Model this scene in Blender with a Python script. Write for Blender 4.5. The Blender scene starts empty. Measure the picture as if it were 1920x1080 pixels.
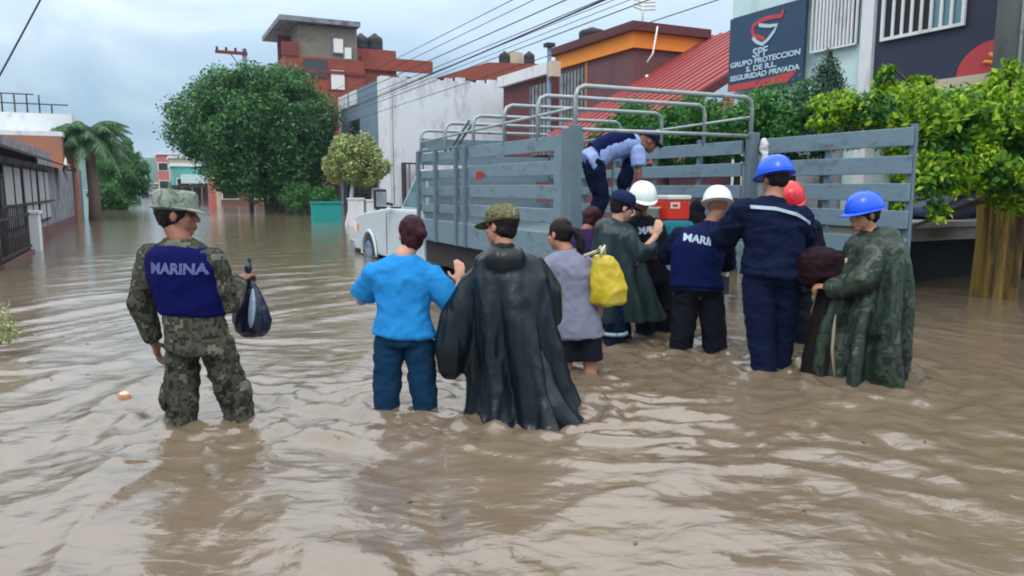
import bpy, math, random, numpy as np
from mathutils import Vector, Matrix, Euler
from mathutils.bvhtree import BVHTree
random.seed(7); RNG = np.random.default_rng(7)
R = math.radians
sc = bpy.context.scene
COL = sc.collection

# ------------------------------------------------------------------ camera
CAM_H, PITCH, LENS = 1.35, 7.72, 26.0
cam_d = bpy.data.cameras.new('camera'); cam = bpy.data.objects.new('camera', cam_d); COL.objects.link(cam)
cam.location = (0, 0, CAM_H); cam.rotation_euler = (R(90 - PITCH), 0, 0)
cam_d.lens = LENS; cam_d.sensor_width = 36; cam_d.clip_start = .05; cam_d.clip_end = 5000
sc.camera = cam

# ------------------------------------------------------------------ sky and sun (overcast daylight)
SUN_EL, SUN_AZ = 55, 200      # azimuth: clockwise from +Y, where the sun stands
w = bpy.data.worlds.new('World'); sc.world = w; w.use_nodes = True
nt = w.node_tree; N = nt.nodes; L = nt.links; N.clear()
def wn(t, **k):
    n = N.new(t)
    for a, v in k.items(): setattr(n, a, v)
    return n
out = wn('ShaderNodeOutputWorld'); bg = wn('ShaderNodeBackground'); bg.inputs[1].default_value = .1
sky = wn('ShaderNodeTexSky', sky_type='NISHITA', sun_disc=False, sun_elevation=R(SUN_EL), sun_rotation=R(SUN_AZ), dust_density=3, air_density=1.2)
tc = wn('ShaderNodeTexCoord'); sep = wn('ShaderNodeSeparateXYZ'); L.new(tc.outputs['Generated'], sep.inputs[0])
mp = wn('ShaderNodeMapping'); mp.inputs['Scale'].default_value = (1.6, 1.6, 4.2); mp.inputs['Location'].default_value = (3.1, .4, .2)
L.new(tc.outputs['Generated'], mp.inputs[0])
n1 = wn('ShaderNodeTexNoise'); n1.inputs['Scale'].default_value = 1.5; n1.inputs['Detail'].default_value = 6; n1.inputs['Roughness'].default_value = .5; n1.inputs['Distortion'].default_value = .5
L.new(mp.outputs[0], n1.inputs['Vector'])
cr = wn('ShaderNodeValToRGB'); cr.color_ramp.interpolation = 'EASE'
e = cr.color_ramp.elements; e[0].position = .36; e[0].color = (.24, .42, .60, 1); e[1].position = .68; e[1].color = (.68, .84, .94, 1)
m_ = cr.color_ramp.elements.new(.52); m_.color = (.36, .56, .76, 1)
L.new(n1.outputs[0], cr.inputs[0])
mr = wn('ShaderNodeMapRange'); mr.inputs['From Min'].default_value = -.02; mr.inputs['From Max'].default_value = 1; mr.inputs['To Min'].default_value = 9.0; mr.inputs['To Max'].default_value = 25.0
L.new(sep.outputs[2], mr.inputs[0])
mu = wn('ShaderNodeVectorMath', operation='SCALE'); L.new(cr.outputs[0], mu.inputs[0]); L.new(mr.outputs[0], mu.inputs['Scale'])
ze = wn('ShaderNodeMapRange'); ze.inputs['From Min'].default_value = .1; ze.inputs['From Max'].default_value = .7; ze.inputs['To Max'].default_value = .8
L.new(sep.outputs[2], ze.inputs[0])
gr = wn('ShaderNodeMix', data_type='RGBA'); gr.inputs['B'].default_value = (30, 30.2, 30.4, 1)   # the cloud deck turns neutral grey-white higher up, brightened there for the water's reflections
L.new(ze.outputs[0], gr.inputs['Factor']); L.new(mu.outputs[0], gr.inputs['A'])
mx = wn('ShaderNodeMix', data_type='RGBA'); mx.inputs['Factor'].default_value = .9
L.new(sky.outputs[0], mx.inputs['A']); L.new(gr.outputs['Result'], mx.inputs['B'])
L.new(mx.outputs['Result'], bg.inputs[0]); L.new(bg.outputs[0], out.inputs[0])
sun_d = bpy.data.lights.new('sun', 'SUN'); sun_d.energy = 1.3; sun_d.angle = R(14); sun_d.color = (1, .96, .9)
sun = bpy.data.objects.new('sun', sun_d); COL.objects.link(sun)
sd = Vector((math.sin(R(SUN_AZ)) * math.cos(R(SUN_EL)), math.cos(R(SUN_AZ)) * math.cos(R(SUN_EL)), math.sin(R(SUN_EL))))
sun.rotation_euler = sd.to_track_quat('Z', 'Y').to_euler(); sun.location = sd * 60
sc.view_settings.view_transform = 'Standard'; sc.view_settings.look = 'None'; sc.view_settings.exposure = -.12; sc.view_settings.gamma = 1
sc.view_settings.use_curve_mapping = False
sc.cycles.filter_width = 1.9
sc.cycles.max_bounces = 6; sc.cycles.transparent_max_bounces = 6

# ------------------------------------------------------------------ survey: the street runs along u, n is measured across it
F = 1387.; T = R(PITCH); DEPTH = .42       # water depth over the road
ANG = math.atan(.4939 * math.cos(T)); CA, SA = math.cos(ANG), math.sin(ANG)
def ray(px, py):
    x = (px - 960) / F; y = (540 - py) / F
    return Vector((x, math.cos(T) + y * math.sin(T), -math.sin(T) + y * math.cos(T)))
def to_st(p): return (p[0] * CA + p[1] * SA, -p[0] * SA + p[1] * CA, p[2])
def from_st(n, s, z=0): return Vector((n * CA - s * SA, n * SA + s * CA, z))
def onW(px, py, z=0):
    r = ray(px, py); t = (z - CAM_H) / r.z; return Vector((r.x * t, r.y * t, z))
def onN(px, py, n):
    r = ray(px, py); t = n / (r.x * CA + r.y * SA); return to_st((r.x * t, r.y * t, CAM_H + r.z * t))
def onS(px, py, s):
    r = ray(px, py); t = s / (-r.x * SA + r.y * CA); return to_st((r.x * t, r.y * t, CAM_H + r.z * t))
def onD(px, py, d):
    r = ray(px, py); t = d / r.y; return Vector((r.x * t, d, CAM_H + r.z * t))

# ------------------------------------------------------------------ noise
_perm = np.random.default_rng(3).permutation(256); _perm = np.concatenate([_perm, _perm, _perm])
_g = np.random.default_rng(4).normal(size=(256, 3)); _g /= np.linalg.norm(_g, axis=1)[:, None]
def perlin(p):
    p = np.asarray(p, float); i = np.floor(p).astype(int); f = p - i; i &= 255
    u = f * f * f * (f * (f * 6 - 15) + 10)
    def gd(a, b, c):
        h = _perm[(_perm[(_perm[(i[:, 0] + a) & 255] + i[:, 1] + b) & 255] + i[:, 2] + c) & 255]
        g = _g[h]; return g[:, 0] * (f[:, 0] - a) + g[:, 1] * (f[:, 1] - b) + g[:, 2] * (f[:, 2] - c)
    l = lambda a, b, t: a + (b - a) * t
    x0 = l(l(gd(0,0,0), gd(1,0,0), u[:,0]), l(gd(0,1,0), gd(1,1,0), u[:,0]), u[:,1])
    x1 = l(l(gd(0,0,1), gd(1,0,1), u[:,0]), l(gd(0,1,1), gd(1,1,1), u[:,0]), u[:,1])
    return l(x0, x1, u[:, 2]) * 1.5
def fbm(p, o=3):
    r = 0; a = 1
    for k in range(o): r = r + a * perlin(p * 2 ** k + 17.3 * k); a *= .5
    return r

# ------------------------------------------------------------------ materials
def principled(name):
    m = bpy.data.materials.new(name); m.use_nodes = True
    return m, m.node_tree, m.node_tree.nodes['Principled BSDF']
def mat(name, col, rough=.8, var=.18, scale=6, bump=.15, bscale=40, metal=0, spec=.5, dirt=None, dscale=2, stretch=(1,1,1), dpos=.55, alpha=None):
    m, t, b = principled(name); n = t.nodes; l = t.links
    b.inputs['Roughness'].default_value = rough; b.inputs['Metallic'].default_value = metal; b.inputs['Specular IOR Level'].default_value = spec
    tc = n.new('ShaderNodeTexCoord'); mp = n.new('ShaderNodeMapping'); mp.inputs['Scale'].default_value = stretch; l.new(tc.outputs['Object'], mp.inputs[0])
    nz = n.new('ShaderNodeTexNoise'); nz.inputs['Scale'].default_value = scale; nz.inputs['Detail'].default_value = 5; l.new(mp.outputs[0], nz.inputs[0])
    mx = n.new('ShaderNodeMix'); mx.data_type = 'RGBA'
    mx.inputs['A'].default_value = (*[c * (1 - var) for c in col], 1); mx.inputs['B'].default_value = (*[min(1, c * (1 + var)) for c in col], 1)
    l.new(nz.outputs[0], mx.inputs['Factor']); last = mx.outputs['Result']
    if dirt:
        nd = n.new('ShaderNodeTexNoise'); nd.inputs['Scale'].default_value = dscale; nd.inputs['Detail'].default_value = 8; nd.inputs['Roughness'].default_value = .7; l.new(mp.outputs[0], nd.inputs[0])
        r = n.new('ShaderNodeMapRange'); r.inputs['From Min'].default_value = dpos; r.inputs['From Max'].default_value = dpos + .17; l.new(nd.outputs[0], r.inputs[0])
        m2 = n.new('ShaderNodeMix'); m2.data_type = 'RGBA'; m2.inputs['B'].default_value = (*dirt, 1)
        l.new(r.outputs[0], m2.inputs['Factor']); l.new(last, m2.inputs['A']); last = m2.outputs['Result']
    l.new(last, b.inputs['Base Color'])
    if bump:
        nb = n.new('ShaderNodeTexNoise'); nb.inputs['Scale'].default_value = bscale; nb.inputs['Detail'].default_value = 3; l.new(mp.outputs[0], nb.inputs[0])
        bp = n.new('ShaderNodeBump'); bp.inputs['Strength'].default_value = bump; bp.inputs['Distance'].default_value = .02; l.new(nb.outputs[0], bp.inputs['Height']); l.new(bp.outputs[0], b.inputs['Normal'])
    return m
def leaf_mat(name, c0, c1, c2, trans=.35):
    m, t, b = principled(name); n = t.nodes; l = t.links
    g = n.new('ShaderNodeNewGeometry'); cr = n.new('ShaderNodeValToRGB')
    e = cr.color_ramp.elements; e[0].color = (*c0, 1); e[1].color = (*c2, 1); e[1].position = .95; k = e.new(.5); k.color = (*c1, 1)
    l.new(g.outputs['Random Per Island'], cr.inputs[0]); l.new(cr.outputs[0], b.inputs['Base Color'])
    b.inputs['Roughness'].default_value = .45; b.inputs['Specular IOR Level'].default_value = .35
    tr = n.new('ShaderNodeBsdfTranslucent'); l.new(cr.outputs[0], tr.inputs[0])
    ms = n.new('ShaderNodeMixShader'); ms.inputs[0].default_value = trans; l.new(b.outputs[0], ms.inputs[1]); l.new(tr.outputs[0], ms.inputs[2])
    l.new(ms.outputs[0], n['Material Output'].inputs['Surface'])
    return m
def camo(name, cols, cell=None, scale=9, rough=.85, stretch=(1,1,1)):
    m, t, b = principled(name); n = t.nodes; l = t.links
    tc = n.new('ShaderNodeTexCoord'); src = tc.outputs['Object']
    if cell:
        sn = n.new('ShaderNodeVectorMath'); sn.operation = 'SNAP'; sn.inputs[1].default_value = (cell,) * 3; l.new(src, sn.inputs[0]); src = sn.outputs[0]
    mp = n.new('ShaderNodeMapping'); mp.inputs['Scale'].default_value = stretch; l.new(src, mp.inputs[0])
    nz = n.new('ShaderNodeTexNoise'); nz.inputs['Scale'].default_value = scale; nz.inputs['Detail'].default_value = 3; nz.inputs['Roughness'].default_value = .6; nz.inputs['Distortion'].default_value = .0 if cell else .6
    l.new(mp.outputs[0], nz.inputs[0])
    cr = n.new('ShaderNodeValToRGB'); cr.color_ramp.interpolation = 'CONSTANT'
    pos = [0, .43, .52, .60]; e = cr.color_ramp.elements
    e[0].color = (*cols[0], 1); e[1].position = pos[1]; e[1].color = (*cols[1], 1)
    for p, c in zip(pos[2:], cols[2:]): k = e.new(p); k.color = (*c, 1)
    l.new(nz.outputs[0], cr.inputs[0]); l.new(cr.outputs[0], b.inputs['Base Color']); b.inputs['Roughness'].default_value = rough
    nb = n.new('ShaderNodeTexNoise'); nb.inputs['Scale'].default_value = 22; l.new(tc.outputs['Object'], nb.inputs[0])
    bp = n.new('ShaderNodeBump'); bp.inputs['Strength'].default_value = .35; bp.inputs['Distance'].default_value = .02; l.new(nb.outputs[0], bp.inputs['Height']); l.new(bp.outputs[0], b.inputs['Normal'])
    return m
def bands(name, col, col2, scale, axis, rough=.6):      # corrugated or striped sheet, colour and relief
    m = mat(name, col, rough, .15, 3, 0); t = m.node_tree; n = t.nodes; l = t.links; b = n['Principled BSDF']
    wv = n.new('ShaderNodeTexWave'); wv.bands_direction = axis; wv.inputs['Scale'].default_value = scale
    tc = n.new('ShaderNodeTexCoord'); l.new(tc.outputs['Object'], wv.inputs[0])
    bp = n.new('ShaderNodeBump'); bp.inputs['Strength'].default_value = .8; bp.inputs['Distance'].default_value = .04; l.new(wv.outputs[0], bp.inputs['Height']); l.new(bp.outputs[0], b.inputs['Normal'])
    return m
def glass(name, col=(.02,.03,.035), rough=.05):
    m, t, b = principled(name); b.inputs['Base Color'].default_value = (*col, 1); b.inputs['Roughness'].default_value = rough; b.inputs['Specular IOR Level'].default_value = .9
    return m

M = {}
M['truck'] = mat('grey_paint', (.135,.205,.255), .5, .12, 3, .1, 30, dirt=(.085,.10,.105), dscale=4, dpos=.52, stretch=(1,1,2.2))
M['truck_d'] = mat('grey_post_paint', (.10,.145,.18), .5, .15, 5, .1, 30, dirt=(.09,.06,.045), dscale=8, dpos=.6)
M['tube'] = mat('galvanised_tube', (.30,.34,.35), .45, .2, 8, .05, metal=.3, dirt=(.12,.09,.07), dscale=9)
M['carpaint'] = mat('silver_white_paint', (.50,.57,.60), .3, .05, 2, 0, dirt=(.36,.36,.34), dscale=2.5, dpos=.58)
M['black'] = mat('black_rubber', (.015,.015,.017), .7, .3, 10, .2)
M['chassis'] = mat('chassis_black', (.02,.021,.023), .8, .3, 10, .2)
M['chrome'] = mat('chrome', (.6,.62,.62), .25, .05, 4, 0, metal=.9)
M['glass'] = glass('dark_glass'); M['cabglass'] = glass('cab_glass', (.10,.22,.25), .08)
M['white'] = mat('white_paint', (.64,.66,.68), .7, .08, 3, .1, dirt=(.40,.40,.39), dscale=2, dpos=.52, stretch=(1,1,.5))
M['whitewall'] = mat('white_block_wall', (.62,.66,.70), .85, .07, 1.2, .25, 30, dirt=(.36,.38,.40), dscale=1.1, stretch=(1,1,.35), dpos=.5)
M['concrete'] = mat('concrete', (.24,.235,.22), .9, .2, 3, .4, 30, dirt=(.13,.125,.12), dscale=2)
M['pole'] = mat('pole_concrete', (.12,.125,.12), .9, .25, 4, .5, 40, dirt=(.06,.065,.06), dscale=3, stretch=(1,1,.3))
M['bluegrey'] = mat('blue_grey_facade', (.13,.19,.26), .8, .15, 1.5, .2, dirt=(.2,.25,.3), dscale=1)
M['red'] = mat('brick_red_paint', (.27,.055,.036), .85, .2, 1.5, .2, dirt=(.16,.05,.04), dscale=1.2, dpos=.5)
M['redd'] = mat('dark_red_paint', (.17,.035,.03), .85, .15, 1.5, .2)
M['greyblock'] = mat('bare_block', (.19,.165,.135), .95, .2, 1.5, .4, dirt=(.12,.10,.085), dscale=1)
M['maroon'] = mat('maroon_paint', (.135,.055,.062), .85, .15, 1.5, .2, dirt=(.085,.042,.048), dscale=1.3, dpos=.5, stretch=(1,1,.4))
M['maroon2'] = mat('dark_maroon_paint', (.10,.025,.028), .85, .12, 1.5, .2)
M['orange'] = mat('orange_paint', (.75,.24,.03), .8, .1, 2, .1)
M['redroof'] = bands('red_corrugated_sheet', (.27,.03,.03), (.3,.02,.02), 3.2, 'Y', .5)
M['pinkroof'] = bands('faded_pink_corrugated_sheet', (.42,.10,.12), (.3,.02,.02), 3.2, 'Y', .55)
M['tileroof'] = mat('clay_tile', (.24,.055,.035), .85, .3, 4, .5)
M['navy_sign'] = mat('navy_sign_print', (.012,.045,.095), .45, .12, 1, .03)
M['dark_facade'] = mat('dark_navy_facade', (.014,.02,.045), .6, .2, 1, .05)
M['signwhite'] = mat('sign_lettering', (.42,.55,.64), .6, .05, 3, 0)
M['signred'] = mat('sign_red', (.45,.04,.05), .6, .08, 3, 0)
M['signorange'] = mat('sign_orange', (.7,.25,.03), .6, .2, 9, 0)
M['palegreen'] = mat('pale_mint_wall', (.50,.66,.66), .8, .08, 1.5, .1, dirt=(.35,.45,.45), dscale=1.2)
M['teal'] = mat('teal_paint', (.01,.30,.29), .6, .1, 3, .1)
M['tealdoor'] = mat('teal_blue_door', (.01,.20,.30), .6, .15, 3, .1)
M['pinkcol'] = mat('salmon_paint', (.45,.13,.12), .85, .15, 3, .2)
M['orangewall'] = mat('salmon_orange_wall', (.36,.15,.09), .85, .2, 2, .2, dirt=(.22,.13,.09), dscale=1, dpos=.5)
M['greywall'] = mat('weathered_grey_wall', (.21,.22,.25), .9, .3, 2, .3, dirt=(.09,.08,.08), dscale=1.6, dpos=.48)
M['palegrey'] = mat('frosted_pane', (.36,.39,.42), .6, .2, 3, .1, dirt=(.2,.2,.2), dscale=3)
M['iron'] = mat('dark_ironwork', (.025,.02,.02), .6, .3, 8, 0)
M['creamwall'] = mat('cream_wall', (.5,.43,.33), .85, .1, 2, .2)
M['turq'] = mat('turquoise_wall', (.10,.33,.29), .85, .1, 2, .2)
M['brown'] = mat('brown_brick', (.20,.09,.06), .9, .3, 6, .4)
M['bark'] = mat('bark', (.07,.055,.04), .95, .3, 12, .8, 30, stretch=(1,1,.3))
M['yellowbark'] = mat('pale_yellow_bark', (.29,.19,.035), .9, .35, 7, .8, 25, dirt=(.07,.045,.02), dscale=5, stretch=(1,1,.14), dpos=.42)
M['palmbark'] = mat('palm_bark', (.16,.12,.10), .95, .3, 12, .8, 30)
M['wire'] = mat('black_cable', (.02,.02,.022), .7, .1, 3, 0)
M['skin'] = mat('skin', (.36,.17,.105), .55, .08, 12, .06, 60)
M['skin_l'] = mat('fair_skin', (.50,.27,.19), .55, .08, 12, .06, 60)
M['skin_d'] = mat('tanned_skin', (.23,.10,.062), .55, .1, 12, .06, 60)
M['hair'] = mat('dark_hair', (.014,.010,.011), .45, .4, 40, .6, 60, stretch=(1,1,.2))
M['hair_m'] = mat('maroon_brown_hair', (.035,.010,.016), .45, .5, 40, .6, 60, stretch=(1,1,.2))
M['eye'] = mat('eye_dark', (.02,.015,.012), .2, .1, 5, 0)
M['blueT'] = mat('blue_jersey', (.018,.21,.52), .85, .08, 4, .25, 18)
M['jeans'] = mat('navy_blue_trousers', (.006,.032,.075), .85, .2, 5, .3, 20)
M['greyT'] = mat('lilac_grey_jersey', (.20,.21,.29), .9, .14, 14, .25, 18)
M['shorts'] = mat('black_shorts', (.010,.010,.018), .85, .2, 6, .3)
M['poncho'] = mat('dark_rain_poncho', (.003,.008,.012), .34, .3, 3, .25, 10)
M['poncho_g'] = mat('green_grey_poncho', (.010,.026,.030), .42, .3, 3, .25, 10)
M['navy'] = mat('navy_coverall', (.004,.008,.030), .85, .25, 4, .3, 20)
M['navy_v'] = mat('navy_vest', (.002,.006,.050), .8, .15, 5, .25, 20)
M['vest'] = mat('blue_vest', (.0015,.003,.060), .8, .15, 5, .3, 25)
M['blackcloth'] = mat('black_cloth', (.007,.008,.014), .85, .25, 5, .3)
M['purple'] = mat('purple_jacket', (.03,.014,.07), .85, .2, 5, .3)
M['lightblue'] = mat('light_blue_shirt', (.27,.36,.66), .85, .08, 5, .3, 18)
M['letter'] = mat('vest_lettering', (.34,.44,.58), .6, .08, 9, 0)
M['letter_d'] = mat('dim_vest_lettering', (.07,.09,.24), .6, .15, 9, 0)
M['reflect'] = mat('reflective_tape', (.24,.32,.38), .4, .1, 9, 0)
M['hat_blue'] = mat('blue_helmet_shell', (.003,.085,.70), .28, .05, 3, 0)
M['hat_white'] = mat('white_helmet_shell', (.72,.78,.76), .3, .04, 3, 0)
M['hat_red'] = mat('red_helmet_shell', (.60,.02,.03), .3, .04, 3, 0)
M['capnavy'] = mat('navy_cap', (.008,.018,.05), .85, .2, 5, .3)
M['capgreen'] = camo('faded_green_hat_camo', [(.10,.13,.10),(.19,.23,.19),(.24,.28,.23),(.16,.19,.15)], None, 16)
M['camoA'] = camo('digital_camouflage', [(.020,.022,.018),(.065,.064,.048),(.035,.038,.028),(.13,.125,.095)], .016, 13)
M['camoC'] = camo('camouflage_cap', [(.05,.05,.03),(.16,.14,.08),(.07,.09,.04),(.22,.2,.13)], None, 22)
M['camoL'] = camo('woodland_camouflage', [(.007,.010,.008),(.022,.040,.026),(.011,.024,.017),(.055,.07,.05)], None, 7, .5)
M['plasticbag'] = mat('navy_plastic_bag', (.008,.012,.035), .25, .3, 4, .5, 14)
M['bagpatch'] = mat('pale_blue_patch', (.28,.40,.52), .3, .1, 6, .2)
M['yellow'] = mat('yellow_bag', (.50,.38,.018), .5, .18, 5, .3, 14, dirt=(.45,.42,.2), dscale=5)
M['strap'] = mat('cream_strap', (.60,.57,.38), .7, .1, 6, .1)
M['cooler'] = mat('red_cooler_plastic', (.68,.035,.015), .4, .06, 4, 0)
M['lid'] = mat('white_plastic', (.72,.72,.68), .45, .05, 4, 0)
M['cream'] = mat('cream_plastic', (.50,.52,.44), .6, .1, 4, .1)
M['tealcloth'] = mat('teal_tarp', (.008,.12,.15), .7, .2, 4, .3, 14)
M['darkcloth'] = mat('dark_brown_cloth', (.014,.010,.010), .8, .3, 5, .3)
M['wine'] = mat('wine_bag', (.016,.006,.009), .7, .3, 5, .4)
M['tan'] = mat('tan_strap', (.27,.24,.17), .8, .2, 5, .1)
M['amber'] = mat('amber_lens', (.75,.30,.02), .3, .05, 4, 0); M['redlens'] = mat('red_lens', (.4,.01,.01), .3, .05, 4, 0)
M['foam'] = mat('orange_peel', (.36,.13,.05), .6, .2, 9, .2); M['foamtop'] = mat('pale_flesh', (.75,.6,.4), .6, .1, 9, .1)

for k_ in ('blueT','jeans','greyT','shorts','navy','navy_v','vest','blackcloth','purple','lightblue','capnavy','camoA','camoC','capgreen','darkcloth','wine','tealcloth','hair','hair_m'):
    M[k_].node_tree.nodes['Principled BSDF'].inputs['Specular IOR Level'].default_value = .10
for k_ in ('poncho','poncho_g','camoL','skin','skin_l','skin_d'): M[k_].node_tree.nodes['Principled BSDF'].inputs['Specular IOR Level'].default_value = .35
def crease(m, scale, strength, dist=.03, stretch=(1,1,1)):      # sharp folds and weave in the cloth itself
    t = m.node_tree; n = t.nodes; l = t.links; b = n['Principled BSDF']; tc = n.new('ShaderNodeTexCoord'); mp = n.new('ShaderNodeMapping'); mp.inputs['Scale'].default_value = stretch; l.new(tc.outputs['Object'], mp.inputs[0])
    nz = n.new('ShaderNodeTexNoise'); nz.noise_type = 'RIDGED_MULTIFRACTAL'; nz.inputs['Scale'].default_value = scale; nz.inputs['Detail'].default_value = 3; nz.inputs['Distortion'].default_value = .6; l.new(mp.outputs[0], nz.inputs[0])
    bp = n.new('ShaderNodeBump'); bp.inputs['Strength'].default_value = strength; bp.inputs['Distance'].default_value = dist; l.new(nz.outputs[0], bp.inputs['Height'])
    old = b.inputs['Normal'].links[0].from_socket if b.inputs['Normal'].links else None
    if old: l.new(old, bp.inputs['Normal'])
    l.new(bp.outputs[0], b.inputs['Normal'])
for k_ in ('blueT','jeans','greyT','shorts','navy','navy_v','vest','blackcloth','purple','lightblue','camoA','darkcloth'): crease(M[k_], 5.5, .55, .02, (1,1,1.3))
for k_ in ('poncho','poncho_g','camoL'): crease(M[k_], 4.0, .6, .025, (1,1,.45))
crease(M['yellow'], 7, .6, .02); crease(M['plasticbag'], 7, .5, .02)
# ------------------------------------------------------------------ mesh helpers
def tag(o, label=None, cat=None, group=None, kind=None):
    if label: o['label'] = label
    if cat: o['category'] = cat
    if group: o['group'] = group
    if kind: o['kind'] = kind
    return o
def empty(name, loc, rz=0, **k):
    o = bpy.data.objects.new(name, None); COL.objects.link(o); o.location = loc; o.rotation_euler.z = rz; o.empty_display_size = .1
    return tag(o, **k)
class MB:
    def __init__(s, o=(0, 0, 0)): s.v = []; s.f = []; s.o = Vector(o)
    def add(s, v, f, Mx=None):
        b = len(s.v)
        for p in v:
            p = Vector(p)
            if Mx is not None: p = Mx @ p
            s.v.append(p - s.o)
        s.f += [tuple(i + b for i in q) for q in f]; return s
    def box(s, a, b, Mx=None):
        x0, x1 = sorted((a[0], b[0])); y0, y1 = sorted((a[1], b[1])); z0, z1 = sorted((a[2], b[2]))
        v = [(x0,y0,z0),(x1,y0,z0),(x1,y1,z0),(x0,y1,z0),(x0,y0,z1),(x1,y0,z1),(x1,y1,z1),(x0,y1,z1)]
        return s.add(v, [(0,3,2,1),(4,5,6,7),(0,1,5,4),(1,2,6,5),(2,3,7,6),(3,0,4,7)], Mx)
    def loft(s, rings, cap=True, Mx=None):
        n = len(rings[0]); v = [p for r in rings for p in r]; f = []
        for i in range(len(rings) - 1):
            for j in range(n):
                k = (j + 1) % n; f.append((i*n+j, i*n+k, (i+1)*n+k, (i+1)*n+j))
        if cap: f.append(tuple(range(n))[::-1]); f.append(tuple((len(rings)-1)*n + j for j in range(n)))
        return s.add(v, f, Mx)
    def tube(s, pts, rad, n=8, Mx=None):
        pts = [Vector(p) for p in pts]
        if not hasattr(rad, '__len__'): rad = [rad] * len(pts)
        rings = []; up = None
        for i, p in enumerate(pts):
            t = (pts[min(i+1, len(pts)-1)] - pts[max(i-1, 0)]).normalized()
            if up is None: up = Vector((0, 0, 1)) if abs(t.z) < .9 else Vector((1, 0, 0))
            a = t.cross(up).normalized(); up = a.cross(t).normalized()
            rings.append([p + (a * math.cos(2*math.pi*j/n) + up * math.sin(2*math.pi*j/n)) * rad[i] for j in range(n)])
        return s.loft(rings, True, Mx)
    def ell(s, c, r, Mx=None, nu=12, nv=8):
        rings = []
        for i in range(1, nv):
            a = math.pi * i / nv
            rings.append([(c[0] + r[0]*math.sin(a)*math.cos(2*math.pi*j/nu), c[1] + r[1]*math.sin(a)*math.sin(2*math.pi*j/nu), c[2] - r[2]*math.cos(a)) for j in range(nu)])
        v = [p for q in rings for p in q] + [(c[0], c[1], c[2]-r[2]), (c[0], c[1], c[2]+r[2])]; f = []
        for i in range(nv - 2):
            for j in range(nu):
                k = (j+1) % nu; f.append((i*nu+j, i*nu+k, (i+1)*nu+k, (i+1)*nu+j))
        b = (nv-1)*nu
        for j in range(nu):
            k = (j+1) % nu; f.append((b, k, j)); f.append((b+1, (nv-2)*nu+j, (nv-2)*nu+k))
        return s.add(v, f, Mx)
    def cap(s, p0, p1, r0, r1, n=12):
        p0 = Vector(p0); p1 = Vector(p1); t = (p1 - p0)
        if t.length < 1e-5: t = Vector((0,0,1e-3))
        t.normalize()
        pts = []; rad = []
        for a in (.05, .35, .7): pts.append(p0 - t*r0*math.cos(a*math.pi/2)); rad.append(max(.001, r0*math.sin(a*math.pi/2)))
        pts.append(p0); rad.append(r0); pts.append(p1); rad.append(r1)
        for a in (.7, .35, .05): pts.append(p1 + t*r1*math.cos(a*math.pi/2)); rad.append(max(.001, r1*math.sin(a*math.pi/2)))
        up = Vector((0,0,1)) if abs(t.z) < .9 else Vector((1,0,0)); a_ = t.cross(up).normalized(); b_ = a_.cross(t)
        return s.loft([[p + (a_*math.cos(2*math.pi*j/n) + b_*math.sin(2*math.pi*j/n))*r for j in range(n)] for p, r in zip(pts, rad)])
    def build(s, name, m, parent=None, smooth=False, bevel=0, loc=None):
        me = bpy.data.meshes.new(name); me.from_pydata([tuple(p) for p in s.v], [], s.f); me.update()
        o = bpy.data.objects.new(name, me); COL.objects.link(o)
        if m: me.materials.append(M[m] if isinstance(m, str) else m)
        if smooth: me.polygons.foreach_set('use_smooth', [True] * len(me.polygons))
        if parent: o.parent = parent
        if loc is not None: o.location = loc
        elif parent is None and s.o.length: o.location = s.o
        if bevel:
            b = o.modifiers.new('bevel', 'BEVEL'); b.width = bevel; b.segments = 2; b.limit_method = 'ANGLE'
        return o
def box_part(name, a, b, m, parent, bevel=0): return MB().box(a, b).build(name, m, parent, bevel=bevel)
def tube_part(name, pts, r, m, parent, n=8): return MB().tube(pts, r, n).build(name, m, parent, True)

def remesh(name, mb, m, parent, voxel=.012, smooth=3, disp=None, seed=0):
    me = bpy.data.meshes.new('tmp'); me.from_pydata([tuple(p) for p in mb.v], [], mb.f); me.update()
    t = bpy.data.objects.new('tmp', me); COL.objects.link(t)
    r = t.modifiers.new('r', 'REMESH'); r.mode = 'VOXEL'; r.voxel_size = voxel; r.use_smooth_shade = True
    if smooth: k = t.modifiers.new('s', 'SMOOTH'); k.iterations = smooth; k.factor = .6
    dg = bpy.context.evaluated_depsgraph_get()
    nm = bpy.data.meshes.new_from_object(t.evaluated_get(dg)); bpy.data.objects.remove(t); bpy.data.meshes.remove(me)
    nm.name = name
    if disp:
        nv = len(nm.vertices); co = np.empty(nv*3); nm.vertices.foreach_get('co', co); co = co.reshape(-1, 3)
        no = np.empty(nv*3); nm.vertices.foreach_get('normal', no); no = no.reshape(-1, 3)
        d = np.zeros(nv)
        for amp, fr in disp:
            q = co * np.array(fr) + seed * 3.7
            q = q + perlin(q*.5)[:, None] * .6
            d += amp * (1 - 2.2 * np.abs(perlin(q)))
        co = co + no * d[:, None]; nm.vertices.foreach_set('co', co.ravel())
    nm.materials.clear(); nm.materials.append(M[m] if isinstance(m, str) else m)
    nm.polygons.foreach_set('use_smooth', [True] * len(nm.polygons)); nm.update()
    o = bpy.data.objects.new(name, nm); COL.objects.link(o); o.parent = parent
    return o

def text_mesh(txt, size, m, thick=.004, name='lettering', weight=.0):
    cu = bpy.data.curves.new('t', 'FONT'); cu.body = txt; cu.size = size; cu.align_x = 'CENTER'; cu.align_y = 'CENTER'; cu.extrude = thick; cu.offset = weight; cu.resolution_u = 3
    t = bpy.data.objects.new('t', cu); COL.objects.link(t)
    dg = bpy.context.evaluated_depsgraph_get(); me = bpy.data.meshes.new_from_object(t.evaluated_get(dg)); bpy.data.objects.remove(t)
    me.materials.clear(); me.materials.append(M[m]); o = bpy.data.objects.new(name, me); COL.objects.link(o)
    return o

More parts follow.
